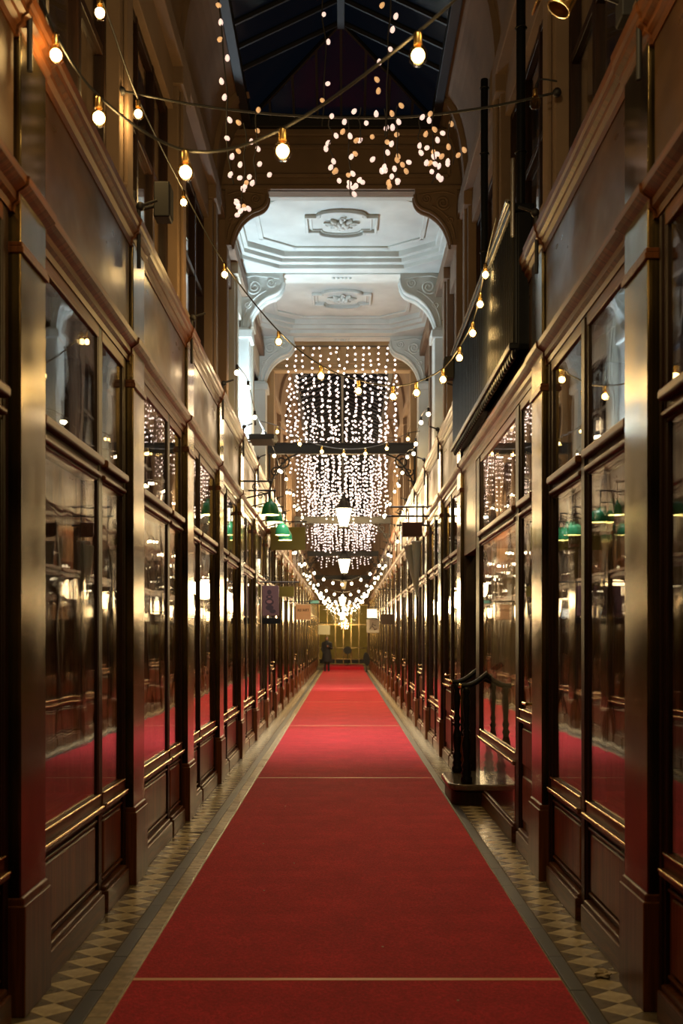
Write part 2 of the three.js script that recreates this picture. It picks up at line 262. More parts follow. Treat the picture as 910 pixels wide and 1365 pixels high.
{
  const c = structure('ceiling', 'white plaster coffered ceiling with two medallions beyond the brown portal beam');
  const Y = 7.10, YB = 6.90, W = 1.52;
  mesh('soffit', box(-W - 0.2, W + 0.2, Y, Y + 0.12, -19.65, -12.45), M.white, c);
  const oct = (x, za, zb, ch) => [[-x + ch, za], [x - ch, za], [x, za - ch * 0.8], [x, zb + ch * 0.8], [x - ch, zb], [-x + ch, zb], [-x, zb + ch * 0.8], [-x, za - ch * 0.8]].map(([a, b]) => [a + XC, b]);
  const rect = (x, za, zb) => [[-x, za], [x, za], [x, zb], [-x, zb]].map(([a, b]) => [a + XC, b]);
  const coffers = [[-12.64, -15.20], [-15.60, -18.40]];
  for (const [za, zb] of coffers) {
    // stepped frame: flat slab with an eight-sided opening, then smaller mouldings within
    const frame = (inX, inset, y0, y1, ch) => { const s = new THREE.Shape(rect(W + 0.05, za, zb).map(p => new THREE.Vector2(p[0], -p[1]))); s.holes.push(new THREE.Path(oct(inX, za - inset, zb + inset, ch).map(p => new THREE.Vector2(p[0], -p[1])))); const g = new THREE.ExtrudeGeometry(s, { depth: y1 - y0, bevelEnabled: true, bevelThickness: 0.01, bevelSize: 0.01, bevelSegments: 2 }); g.rotateX(-Math.PI / 2); g.translate(0, y0, 0); return metric(g); };
    mesh('coffer_frame', frame(1.42, 0.10, YB + 0.01, Y, 0.52), M.white, c);
    mesh('coffer_step', frame(1.36, 0.19, YB + 0.07, Y, 0.50), M.white, c);
    mesh('coffer_step', frame(1.31, 0.25, YB + 0.13, Y, 0.49), M.white, c);
    outlineBand(oct(1.10, za - 0.42, zb + 0.42, 0.44), 0.06, 0.03, Y, M.white, 'octagon_moulding', c);
    // medallion: square-eared oval with a rosette
    const zc = (za + zb) / 2, med = new THREE.Group(); med.name = 'medallion'; c.add(med); med.position.set(XC, Y, zc);
    const o = [], a = 0.46, e = 0.31, eh = 0.25, b2 = 0.43; for (const sz of [1, -1]) { o.push([-a * sz, eh * sz], [-e * sz, eh * sz]); for (let i = 0; i <= 12; i++) { const t = Math.PI - i / 12 * Math.PI; o.push([sz * e * Math.cos(t), sz * (eh + 0.03 + (b2 - eh - 0.03) * Math.sin(t))]); } o.push([e * sz, eh * sz], [a * sz, eh * sz]); }
    outlineBand(o, 0.04, 0.05, 0, M.white, 'medallion_frame', med);
    outlineBand(o.map(([x, z]) => [x * 0.86, z * 0.86]), 0.015, 0.02, 0, M.white, 'medallion_frame', med);
    const pet = []; for (let ring = 0; ring < 2; ring++) for (let i = 0; i < 8; i++) { const an = i / 8 * 2 * Math.PI + ring * 0.39, r = ring ? 0.07 : 0.14, p = new THREE.SphereGeometry(1, 8, 6); p.scale(ring ? 0.05 : 0.068, 0.035, 0.03); p.rotateY(-an); p.translate(r * Math.cos(an), -0.02 - ring * 0.025, r * Math.sin(an) * 0.85); pet.push(p); }
    const leaf = []; for (const sx of [-1, 1]) { leaf.push(tube([V(sx * 0.10, -0.02, 0.02), V(sx * 0.18, -0.03, 0.05), V(sx * 0.23, -0.02, 0.01), V(sx * 0.19, -0.03, -0.04)], 0.014, 16, 5), tube([V(0.02 * sx, -0.02, sx * 0.10), V(sx * 0.05, -0.03, sx * 0.18), V(0, -0.02, sx * 0.22)], 0.013, 12, 5)); }
    mesh('rosette', [...pet, ...leaf, new THREE.SphereGeometry(0.045, 10, 8).translate(0, -0.05, 0)], M.white, med);
  }
  // ribs across the ceiling, with scroll brackets
  for (const [z0, z1] of [[-15.2, -15.6], [-18.4, -18.8]]) {
    mesh('ceiling_rib', [box(-W, W, YB, Y, z1, z0, 0.012), box(-1.0, 0.94, YB - 0.02, YB, z1 + 0.07, z0 - 0.07, 0.006)], M.white, c);
    for (const s of [-1, 1]) bracket(c, s, s < 0 ? 1.50 : 1.44, YB, z1, 0.62, 0.85, 0.34, M.white);
    for (let i = -2; i <= 2; i++) mesh('rib_boss', new THREE.SphereGeometry(0.025, 8, 6).translate(XC + i * 0.06, YB - 0.025, (z0 + z1) / 2), M.white, c);
    for (const s of [-1, 1]) mesh('rib_pier', [box(s * (s < 0 ? 1.37 : 1.31), s * 1.6, 4.4, 6.1, z1, z0, 0.012), box(s * (s < 0 ? 1.33 : 1.27), s * 1.6, 5.94, 6.06, z1 - 0.03, z0 + 0.03, 0.012)], M.white, c);
  }
  // brown portal beam with carved brackets
  const p = thing('portal_beam', 'brown panelled portal beam with carved corner brackets before the white ceiling', 'beam', [0, 0, -12.43]);
  mesh('beam', box(-1.75, 1.75, YB, 7.72, -0.2, 0, 0.012, true), M.plaster, p);
  mesh('cornice_strip', [box(-1.5, 1.44, 7.52, 7.60, -0.05, 0.06, 0.015, true), box(-1.5, 1.44, YB, YB + 0.05, -0.05, 0.03, 0.01, true)], M.plaster, p);
  for (const [x0, x1] of [[-1.30, 1.24]]) { const r = 0.022; mesh('panel_moulding', [box(x0, x1, 7.06 - r, 7.06 + r, -0.01, 0.025, 0.006), box(x0, x1, 7.40 - r, 7.40 + r, -0.01, 0.025, 0.006), box(x0 - r, x0 + r, 7.06, 7.40, -0.01, 0.025, 0.006), box(x1 - r, x1 + r, 7.06, 7.40, -0.01, 0.025, 0.006)], M.plaster, p); }
  for (const s of [-1, 1]) { mesh('jamb', box(s * (s < 0 ? 1.38 : 1.33), s * 1.75, 4.4, YB, -0.2, 0, 0.012), M.plaster, p); bracket(p, s, s < 0 ? 1.40 : 1.34, YB, -0.16, 0.50, 0.66, 0.18, M.plaster); }
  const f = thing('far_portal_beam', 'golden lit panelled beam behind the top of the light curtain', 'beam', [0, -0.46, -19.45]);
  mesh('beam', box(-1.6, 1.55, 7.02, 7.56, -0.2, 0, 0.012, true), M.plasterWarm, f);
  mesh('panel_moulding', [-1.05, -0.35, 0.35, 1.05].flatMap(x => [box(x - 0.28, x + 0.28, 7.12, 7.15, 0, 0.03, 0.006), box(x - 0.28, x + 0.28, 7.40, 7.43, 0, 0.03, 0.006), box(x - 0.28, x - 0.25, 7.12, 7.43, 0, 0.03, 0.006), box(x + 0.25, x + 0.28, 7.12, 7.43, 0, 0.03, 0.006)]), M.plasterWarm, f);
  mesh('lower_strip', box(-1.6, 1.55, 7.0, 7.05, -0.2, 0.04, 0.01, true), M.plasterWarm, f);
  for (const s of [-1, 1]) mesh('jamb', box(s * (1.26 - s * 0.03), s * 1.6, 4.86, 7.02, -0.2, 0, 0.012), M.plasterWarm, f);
}

// ---- shopfronts
// local bay frame: u = depth from the bay's near end, v = height, w = towards the passage from the pilaster face
function bayTools(s) {
  const b = (u0, u1, v0, v1, w0, w1, r = 0.006, turn = false) => box(-s * w0, -s * w1, v0, v1, -u1, -u0, r, turn);
  const run = (prof, u0, u1) => sweepZ(prof.map(([w, v]) => [-s * w, v]), -u1, -u0);
  const plane = (u0, u1, v0, v1, w) => box(-s * w, -s * (w - 0.005), v0, v1, -u1, -u0);   // both faces of the sheet reflect
  return { b, run, plane };
}
const corniceLow = [[-0.1, 3.39], [-0.035, 3.39], [-0.03, 3.42], [-0.012, 3.435], [-0.012, 3.47], [0.012, 3.485], [0.03, 3.50], [0.034, 3.535], [-0.01, 3.55], [-0.1, 3.55]];
const corniceTop = [[-0.1, 4.13], [-0.015, 4.13], [-0.01, 4.165], [0.008, 4.185], [0.01, 4.205], [0.03, 4.22], [0.034, 4.25], [0.044, 4.265], [0.05, 4.30], [0.03, 4.32], [-0.1, 4.33]];
const frontCache = new Map();
function pilasterPart(parent, s, u0, u1, full) {
  const { b, run } = bayTools(s);
  const p = mesh('pilaster', b(u0, u1, 0.49, 4.16, -0.16, 0, 0.008), M.bronze, parent);
  mesh('pilaster_plinth', [b(u0 - 0.012, u1 + 0.012, 0, 0.47, -0.16, 0.022, 0.006), b(u0 - 0.004, u1 + 0.004, 0.46, 0.505, -0.16, 0.012, 0.012)], M.wood, p);
  mesh('collar', [b(u0 - 0.008, u1 + 0.008, 3.22, 3.25, -0.16, 0.014, 0.005), b(u0 - 0.004, u1 + 0.004, 3.25, 3.27, -0.16, 0.008, 0.004)], M.wood, p);
  mesh('low_cornice_break', run(corniceLow.map(([w, v]) => [w + 0.010, v]), u0 - 0.02, u1 + 0.02), M.wood, p); mesh('top_cornice_break', run(corniceTop.map(([w, v]) => [w + 0.010, v]), u0 - 0.02, u1 + 0.02), M.wood, p);
  return p;
}
// splits: list of [u0, u1, kind] of the openings between the pilasters; kind 'w' window, 'd' door
function shopfront(s, z, pitch, splits, label, group, opt = {}) {
  const key = s + '|' + pitch + '|' + JSON.stringify(splits) + '|' + JSON.stringify(opt);
  const pos = [s * face(s), 0, -z];
  if (frontCache.has(key)) { const c = frontCache.get(key).clone(); c.name = numbered('shopfront'); c.position.set(...pos); scene.add(c); c.userData = { ...c.userData }; delete c.userData.group; return tag(c, label, 'shopfront', group); }
  const g = thing('shopfront', label, 'shopfront', pos, group), { b: b0, run, plane: plane0 } = bayTools(s), D = 0.038;   // window joinery stands D proud of the plain recess
  const b = (u0, u1, v0, v1, w0, w1, ...r) => b0(u0, u1, v0, v1, w0, w1 > -0.14 ? w1 + D : w1, ...r), plane = (u0, u1, v0, v1, w) => plane0(u0, u1, v0, v1, w + D);
  pilasterPart(g, s, 0.025, 0.40);
  const U0 = 0.40, U1 = pitch;
  const stiles = []; const edges = [U0, ...splits.flatMap(q => [q[0], q[1]]), U1];
  for (let i = 0; i < edges.length; i += 2) { stiles.push(b(edges[i], edges[i + 1], 0.10, 3.40, -0.15, -0.082, 0.004)); if (edges[i + 1] - edges[i] > 0.08) stiles.push(b(edges[i] + 0.025, edges[i + 1] - 0.025, 0.12, 3.38, -0.12, -0.072, 0.004)); }
  mesh('frame', stiles, M.darkWood, g);
  if (!opt.noHead) {
    mesh('low_cornice', run(corniceLow, U0, U1), M.wood, g);
    mesh('fascia_board', b0(U0, U1, 3.53, 4.16, -0.16, -0.022, 0.004, true), M.fascia, g);
    mesh('top_cornice', run(corniceTop, U0, U1), M.wood, g);
  }
  for (const [u0, u1, kind] of splits) {
    if (kind === 'open') continue;
    const door = kind === 'd', sillV = door ? 0.98 : 0.62;
    // stall riser below the glass
    mesh('skirting', [b(u0, u1, 0, 0.13, -0.14, -0.045, 0.008, true), b(u0, u1, 0.125, 0.155, -0.14, -0.06, 0.012, true)], M.wood, g);
    mesh('riser_board', b(u0, u1, 0.14, sillV, -0.14, -0.10, 0.004), M.wood, g);
    if (door) { mesh('riser_panel', b(u0 + 0.05, u1 - 0.05, 0.22, 0.56, -0.12, -0.085, 0.014), M.panel, g); mesh('riser_panel', b(u0 + 0.05, u1 - 0.05, 0.64, 0.92, -0.12, -0.085, 0.014), M.panel, g); }
    else { mesh('riser_panel', b(u0 + 0.06, u1 - 0.06, 0.21, 0.53, -0.12, -0.085, 0.016), M.panel, g); each('panel_bead', [b(u0 + 0.025, u1 - 0.025, 0.185, 0.20, -0.11, -0.082, 0.006), b(u0 + 0.025, u1 - 0.025, 0.545, 0.56, -0.11, -0.082, 0.006)], M.wood, g); }
    const sill = mesh('sill', [b(u0 - 0.01, u1 + 0.01, sillV - 0.015, sillV + 0.015, -0.15, -0.055, 0.006, true), b(u0, u1, sillV + 0.01, sillV + 0.08, -0.14, -0.076, 0.006, true)], M.wood, g);
    each('brass_bead', [rod([-s * -0.017, sillV + 0.012, -u0], [-s * -0.017, sillV + 0.012, -u1], 0.0065, 6), rod([-s * -0.036, sillV + 0.078, -u0], [-s * -0.036, sillV + 0.078, -u1], 0.006, 6)], M.brass, sill);
    // transom rail and heads
    mesh('transom', [b(u0, u1, 2.50, 2.63, -0.145, -0.085, 0.008, true), b(u0, u1, 2.585, 2.635, -0.13, -0.045, 0.014, true), b(u0, u1, 2.515, 2.545, -0.13, -0.06, 0.012, true)], M.wood, g);
    mesh('head_rail', b(u0, u1, 3.32, 3.40, -0.145, -0.08, 0.006, true), M.wood, g);
    const lip = (a, c) => [b(u0, u0 + 0.022, a, c, -0.11, -0.084, 0.004), b(u1 - 0.022, u1, a, c, -0.11, -0.084, 0.004)];
    each('glazing_bead', [...lip(sillV + 0.08, 2.50), ...lip(2.63, 3.33)], M.darkWood, g);
    mesh('pane', plane(u0 + 0.01, u1 - 0.01, sillV + 0.07, 2.515, -0.094), M.glass, g);
    mesh('upper_pane', plane(u0 + 0.01, u1 - 0.01, 2.62, 3.335, -0.094), M.glass, g);
    if (door) { const h = mesh('door_plate', b(u0 + 0.02, u0 + 0.07, 0.98, 1.22, -0.1, -0.082, 0.004), M.iron, g); mesh('door_handle', [rod([-s * -0.047, 1.13, -u0 - 0.045], [-s * 0.01, 1.13, -u0 - 0.045], 0.011), rod([-s * 0.01, 1.13, -u0 - 0.03], [-s * 0.01, 1.13, -u0 - 0.17], 0.012)], M.brass, h); }
  }
  // display space behind the glass
  const bm = opt.warm ? M.shopWarm : M.shopWood;
  mesh('display_back', b(0, pitch, 0, 3.6, -0.98, -0.95, 0), bm, g);
  mesh('display_floor', b(0.02, pitch - 0.02, 0.5, 0.6, -0.95, -0.16, 0), opt.warm ? M.panel : M.shopWood, g);
  mesh('display_top', b(0, pitch, 3.4, 3.46, -0.95, -0.16, 0), M.shopWood, g);
  mesh('display_side', b(0, 0.03, 0, 3.4, -0.95, -0.16, 0), M.shopWood, g);
  // iron stay at the head of the pilaster
  mesh('cornice_stay', [rod([-s * 0.03, 4.0, -0.05], [-s * 0.03, 4.42, -0.05], 0.013), rod([-s * 0.03, 4.40, -0.05], [-s * 0.15, 4.44, -0.05], 0.01), new THREE.SphereGeometry(0.03, 8, 6).translate(-s * 0.04, 4.40, -0.05)], M.iron, g);
  frontCache.set(key, g); return g;
}
const LP = 2.37, RP = 2.4;
const wideNarrow = [[0.43, 1.62, 'w'], [1.70, 2.30, 'w']], narrowWide = [[0.43, 1.02, 'w'], [1.11, 2.30, 'w']], even = [[0.43, 1.32, 'w'], [1.40, 2.30, 'w']], withDoor = [[0.43, 1.36, 'w'], [1.48, 2.28, 'd']];
const farGroupL = 'shopfront bays beyond the olive sign', farGroupR = 'shopfront bays beyond the hanging cones';
const leftLabels = ['mahogany shopfront bay with an orange lit fascia board', 'mahogany shopfront bay with wide and narrow panes beside the orange lit fascia', 'mahogany shopfront bay below the small black loudspeaker', 'mahogany shopfront bay facing the black stone step with newel posts', 'mahogany shopfront bay beside the black uplight trough', 'mahogany shopfront bay under the first green lamp pair', 'mahogany shopfront bay under the second green lamp pair'];
for (let k = -1; k < 22; k++) {
  const z = 4.40 + k * LP, sp = k < 0 ? even : k === 0 ? wideNarrow : k === 1 ? wideNarrow : k === 2 ? narrowWide : [even, wideNarrow, withDoor, narrowWide][k % 4];
  if (z + LP > FAR) break;
  shopfront(-1, z, LP, sp, leftLabels[k + 1] ?? 'narrow mahogany shopfront bay beyond the olive hanging sign', k > 5 ? farGroupL : undefined);
}
const evenR = [[0.44, 1.33, 'w'], [1.46, 2.32, 'w']];
const rightLabels = { '-1': 'mahogany shopfront bay with dim fascia next to the two even panes bay', 0: 'mahogany shopfront bay with two even panes below the blotchy grey fascia', 3: 'mahogany shopfront bay just past the newel post step', 4: 'mahogany shopfront bay under the hanging cone signs' };
for (let k = -1; k < 22; k++) {
  const z = 4.47 + k * RP; if (k === 1 || k === 2) continue; if (z + RP > FAR) break;
  shopfront(1, z, RP, k <= 0 ? evenR : [evenR, withDoor][k % 2], rightLabels[k] ?? 'narrow mahogany shopfront bay beyond the hanging cone signs', rightLabels[k] ? undefined : farGroupR);
}
// the double-width front with door, lit display window and stair doorway
{
  const s = 1, z = 6.87, P = 4.8;
  const g = shopfront(s, z, P, [[0.52, 1.12, 'd'], [1.32, 3.45, 'w'], [3.75, 4.72, 'open']], 'double shopfront with a lit display window, door and black awning box', undefined, { warm: 1 });
  const { b } = bayTools(s);
  mesh('red_riser', b(1.34, 3.44, 0.16, 0.60, -0.12, -0.035, 0.006), phys({ color: rgb(0.12, 0.014, 0.014), roughness: 0.2, clearcoat: 1, clearcoatRoughness: 0.05 }), g);
  mesh('stair_lintel', b(3.72, 4.76, 2.5, 3.4, -0.15, -0.03, 0.008, true), M.wood, g);
  mesh('stair_wall', [b(4.62, 4.70, 0, 2.5, -0.94, -0.2, 0.004), b(3.72, 3.76, 0, 2.5, -0.94, -0.12, 0.004)], M.cream, g);
  mesh('hinge', [b(4.60, 4.63, 0.9, 1.0, -0.4, -0.24, 0.004), b(4.60, 4.63, 1.75, 1.85, -0.4, -0.24, 0.004), b(4.60, 4.63, 2.25, 2.35, -0.4, -0.24, 0.004)], M.iron, g);
  // display lamp inside the lit window
  const lamp = thing('display_lamp', 'small warm lamp inside the lit display window', 'lamp', [1.30 + 0.55, 3.2, -(z + 2.4)]);
  mesh('stem', rod([0, 0, 0], [0, 0.2, 0], 0.008), M.iron, lamp); mesh('bulb', new THREE.SphereGeometry(0.035, 12, 8), M.bulbGlow, lamp);
  const pl = new THREE.PointLight(rgb(1, 0.72, 0.3), 1.6); pl.castShadow = true; lamp.add(pl);
  // stacked wares in the display window
  const mats = [std({ color: rgb(0.5, 0.05, 0.02), roughness: 0.6 }), std({ color: rgb(0.6, 0.4, 0.05), roughness: 0.6 }), std({ color: rgb(0.1, 0.16, 0.08), roughness: 0.6 }), std({ color: rgb(0.55, 0.45, 0.3), roughness: 0.6 })];
  const wn = ['red', 'yellow', 'green', 'cream'];
  for (const [y, u, sz, m] of [[0.6, 1.6, 0.17, 0], [0.6, 1.95, 0.2, 1], [0.6, 2.35, 0.15, 3], [0.6, 2.75, 0.2, 0], [0.6, 3.15, 0.16, 2]]) {
    const o = thing('gift_box', `${wn[m]} gift box ${u === 2.75 ? 'larger one with ribbon ' : ''}in the lit display window`, 'box', [1.30 + 0.42, y, -(z + u)]);
    mesh('carton', box(-sz / 2, sz / 2, 0, sz * 0.8, -sz / 2, sz / 2, 0.008), mats[m], o); mesh('lid', box(-sz / 2 - 0.006, sz / 2 + 0.006, sz * 0.8, sz, -sz / 2 - 0.006, sz / 2 + 0.006, 0.006), mats[m], o);
    mesh('ribbon', [box(-0.012, 0.012, 0, sz + 0.004, -sz / 2 - 0.009, sz / 2 + 0.009, 0.003), tube([V(0, sz, 0), V(-0.05, sz + 0.05, 0), V(-0.06, sz + 0.01, 0), V(0, sz, 0), V(0.06, sz + 0.01, 0), V(0.05, sz + 0.05, 0), V(0, sz, 0)], 0.008, 30, 5)], M.brass, o);
  }
  for (const [i, u] of [1.75, 2.1, 2.55, 3.0].entries()) { const c = thing('display_drape', 'yellow drape hanging behind the lit display window', 'curtain', [1.30 + 0.86, 0.6, -(z + u)], 'display drapes'); const pr = []; for (let k = 0; k <= 24; k++) pr.push([-0.2 + k / 24 * 0.4, 0.03 * Math.sin(k * 1.3)]); const sh = [...pr, ...pr.map(([a, q]) => [a, q + 0.012]).reverse()]; const e = new THREE.ExtrudeGeometry(new THREE.Shape(sh.map(p => new THREE.Vector2(...p))), { depth: 2.7, bevelEnabled: false }); e.rotateX(-Math.PI / 2); e.rotateY(Math.PI / 2); mesh('cloth', metric(e), M.shopWarm, c); mesh('rail', rod([0, 2.7, -0.22], [0, 2.7, 0.22], 0.012), M.brass, c); }
  // black fluted awning box over the fascia
  const a = thing('awning_box', 'black fluted awning box with a scalloped lower fringe', 'awning', [1.30, 0, -7.5]);
  const L = 4.15, fl = []; fl.push(box(-0.06, 0.05, 3.66, 4.66, -L, 0, 0.01)); for (let u = 0.04; u < L; u += 0.085) fl.push(new THREE.CylinderGeometry(0.034, 0.034, 0.96, 8).translate(-0.062, 4.16, -u));
  mesh('fluted_box', fl, M.blackPaint, a);
  mesh('top_rail', [box(-0.12, 0.06, 4.64, 4.70, -L - 0.02, 0.02, 0.012, true), rod([-0.12, 4.70, 0.02], [-0.12, 4.70, -L], 0.012)], M.blackPaint, a);
  const sc = []; for (let u = 0.05; u < L; u += 0.1) sc.push(new THREE.SphereGeometry(0.05, 8, 6).scale(0.5, 1, 1).translate(-0.075, 3.65, -u)); sc.push(box(-0.12, 0.05, 3.66, 3.71, -L, 0, 0.01, true));
  mesh('scalloped_fringe', sc, M.blackPaint, a);
  const gs = [rod([-0.10, 4.45, 0.04], [-0.10, 5.0, 0.04], 0.018), rod([-0.10, 4.70, -1.2], [-0.10, 4.80, -0.2], 0.018)];
  mesh('chrome_arm', gs, std({ color: rgb(0.7, 0.72, 0.72), metalness: 1, roughness: 0.25 }), a);
}
// ---- stair step with two turned newels
{
  const g = thing('entrance_step', 'rounded dark stone doorstep jutting from the stair doorway', 'step', [1.30, 0, -10.45]);
  const sh = new THREE.Shape(); sh.moveTo(0.2, -0.5); sh.lineTo(-0.14, -0.5); sh.quadraticCurveTo(-0.27, -0.48, -0.28, -0.32); sh.lineTo(-0.28, 0.32); sh.quadraticCurveTo(-0.27, 0.48, -0.14, 0.5); sh.lineTo(0.2, 0.5); sh.closePath();
  const ex = (d, bev, y, k) => { const e = new THREE.ExtrudeGeometry(sh, { depth: d, bevelEnabled: true, bevelThickness: bev, bevelSize: bev, bevelSegments: 3 }); e.rotateX(-Math.PI / 2); e.scale(k, 1, k); e.translate(0, y, 0); return metric(e); };
  mesh('tread', ex(0.025, 0.018, 0.165, 1), phys({ color: rgb(0.12, 0.10, 0.08), map: stone, roughness: 0.18 }), g);
  mesh('base', ex(0.13, 0.002, 0.002, 0.94), M.darkWood, g);
}
for (const [i, [x, z]] of [[1.17, -10.85], [1.17, -10.02]].entries()) {
  const n = thing('newel_post', i ? 'black turned newel post with handrail at the near edge of the doorstep' : 'black turned newel post with handrail at the far edge of the doorstep', 'newel post', [x, 0.21, z]);
  mesh('baluster', lathe([[0, 0], [0.055, 0], [0.055, 0.05], [0.04, 0.07], [0.05, 0.1], [0.036, 0.13], [0.048, 0.17], [0.03, 0.22], [0.042, 0.32], [0.044, 0.38], [0.026, 0.46], [0.04, 0.49], [0.024, 0.52], [0.036, 0.56], [0.024, 0.60], [0.034, 0.72], [0.036, 0.78], [0.024, 0.84], [0.04, 0.87], [0.03, 0.9], [0.03, 0.92], [0, 0.92]], 16), M.blackPaint, n);
  mesh('handrail', tube([V(-0.05, 0.93, 0), V(0.02, 0.935, 0), V(0.10, 0.97, 0), V(0.22, 1.06, 0), V(0.34, 1.14, 0)], 0.026, 20, 8), M.blackPaint, n);
  mesh('brass_knob', new THREE.SphereGeometry(0.026, 10, 8).translate(-0.055, 0.93, 0), M.brass, n);
}

// ---- far end: glazed doors with a lit lobby behind
{
  const d = structure('door_1', 'pair of glazed doors with yellow lit glass at the far end');
  const z = -FAR + 0.4, y = 0.15;
  const f = []; for (const x of [-1.33, -0.88, -0.45, -0.02, 0.40, 0.82, 1.27]) f.push(box(x - 0.03, x + 0.03, y, 3.4, z - 0.06, z, 0.006)); for (const v of [0.18, 0.45, 1.05, 2.3, 3.35]) f.push(box(-1.36, 1.30, v - 0.03, v + 0.03, z - 0.055, z - 0.005, 0.006, true));
  mesh('door_frame', f, M.bronze, d);
  mesh('kick_plate', box(-1.36, 1.30, y, 0.42, z - 0.05, z - 0.01), M.blackPaint, d);
  const pg = new THREE.PlaneGeometry(0.38, 1); for (const x of [-1.1, -0.66, -0.23, 0.19, 0.61, 1.05]) for (const [a, b2] of [[0.48, 1.02], [1.08, 2.27], [2.33, 3.32]]) { const p = mesh('door_pane', pg, M.glass, d); p.scale.y = b2 - a; p.position.set(x, (a + b2) / 2, z - 0.03); }
  const w = structure('wall_far', 'end wall with dark stonework above the far glazed doors');
  mesh('masonry', [box(-2.7, 2.7, 3.4, 9, z - 0.3, z, 0), box(-2.7, -1.36, 0, 3.4, z - 0.3, z, 0), box(1.30, 2.7, 0, 3.4, z - 0.3, z, 0)], M.plaster, w);
  mesh('lobby_wall', box(-2.4, 2.4, 0, 4, z - 4.2, z - 4), std({ color: rgb(0.6, 0.45, 0.13), map: plasterTint, roughness: 0.8 }), w);
  mesh('lobby_ceiling', box(-2.4, 2.4, 3.5, 3.7, z - 4, z - 0.3), M.plaster, w);
  const l = thing('lobby_lamp', 'round warm ceiling lamp in the lobby behind the far doors', 'lamp', [0, 3.2, z - 2]);
  mesh('globe', new THREE.SphereGeometry(0.14, 16, 12), M.lanternGlow, l); mesh('stem', rod([0, 0.1, 0], [0, 0.3, 0], 0.015), M.iron, l);
  const pl = new THREE.PointLight(rgb(1, 0.75, 0.25), 2.2); pl.castShadow = true; pl.shadow.radius = 6; l.add(pl);
}

// ================================================================ lights and decorations
const bulbCoreG = new THREE.SphereGeometry(0.026, 12, 8), bulbGlassG = lathe([[0, -0.047], [0.02, -0.043], [0.032, -0.030], [0.036, -0.008], [0.031, 0.014], [0.019, 0.034], [0.013, 0.044]], 14), socketG = merge([lathe([[0, 0.085], [0.012, 0.085], [0.016, 0.075], [0.017, 0.035], [0.012, 0.032]], 10)]);
const bulbFarG = new THREE.SphereGeometry(0.028, 10, 8);
function bulbAt(parent, x, y, z, power, simple) {
  if (simple) { const b = mesh('bulb', bulbFarG, M.bulbGlow, parent); b.position.set(x, y, z); mesh('socket', socketG, M.cable, b); if (power) { const p = new THREE.PointLight(rgb(1, 0.70, 0.36), power); p.position.set(x, y, z); p.castShadow = true; parent.add(p); } return b; }
  const b = mesh('bulb', bulbGlassG, M.amber, parent); b.position.set(x, y, z);
  mesh('glow_core', bulbCoreG, M.bulbGlow, b).position.y = -0.008; mesh('socket', socketG, M.brass, b);
  if (power) { const p = new THREE.PointLight(rgb(1, 0.72, 0.42), power); p.position.set(x, y - 0.008, z); p.castShadow = true; parent.add(p); }
  return b;
}
function garland(label, bulbs, ends, power, simple, group) {
  const g = thing('string_light_garland', label, 'string lights', [0, 0, 0], group);
  const pts = [...(ends[0] ? [V(...ends[0])] : []), ...bulbs.map(p => V(p[0], p[1] + 0.085, p[2])), ...(ends[1] ? [V(...ends[1])] : [])];
  mesh('cable', tube(pts, simple ? 0.006 : 0.0065, pts.length * 6, 5), M.cable, g);
  for (const [i, p] of bulbs.entries()) bulbAt(g, p[0], p[1], p[2], power, simple);
  return g;
}
garland('garland of large warm bulbs sagging low before the icicle lights', [[-1.26, 4.16, -4.6], [-1.06, 3.86, -4.55], [-0.67, 3.58, -4.45], [-0.25, 3.60, -4.3], [0.29, 3.88, -4.1], [0.85, 4.3, -3.9]], [[-1.36, 4.5, -4.65], [1.25, 4.75, -3.8]], 0.34);
garland('garland of warm bulbs running from the loudspeaker wall to the black awning box', [[-1.30, 4.94, -5.6], [-1.33, 5.0, -6.8], [-1.28, 5.09, -8.4], [-1.02, 4.72, -9], [-0.57, 4.2, -9.2], [-0.2, 3.9, -9.2], [0.13, 3.77, -9.2], [0.43, 3.72, -9.2], [0.63, 3.73, -9.1], [0.85, 3.82, -9], [0.98, 3.98, -8.9], [1.08, 4.16, -8.8], [1.13, 4.37, -8.7], [1.16, 4.58, -8.6]], [[-1.30, 4.9, -4.4], [1.16, 4.80, -8.0]], 0.62);
garland('garland of warm bulbs strung close before the wide grey fascias', [[-1.2, 4.3, -2.4], [-0.6, 3.9, -2.2], [0.1, 3.8, -2.0], [0.8, 4.0, -1.8]], [[-1.3, 4.6, -2.5], [1.22, 4.5, -1.7]], 0.22);
// runs along the top cornices
for (const s of [-1, 1]) {
  const b = []; for (let i = 0, z = s < 0 ? 11.2 : 13.6; z < 31; i++, z += rr(0.9, 1.5)) b.push([s * (face(s) - 0.17 - rr(0, 0.06)), 4.42 + 0.10 * Math.sin(i * 1.9) + (z - 11) * 0.028, -z]);
  garland(s < 0 ? 'garland of small bulbs looped along the cornice above the green lamps' : 'garland of small bulbs looped along the cornice above the hanging cones', b, [], 0.32, true);
}
for (const i of [0]) { const b = []; for (let k = 0; k < 7; k++) { const t = k / 6; b.push([-1.05 + 2.1 * t, 4.86 - 0.62 * t * (1 - t) * 2, -16.6 - 0.6 * t]); } garland('garland of small bulbs crossing just before the first iron crossbeam', b, [[-1.3, 5.0, -16.5], [1.25, 5.0, -17.3]], 0.12, false); }
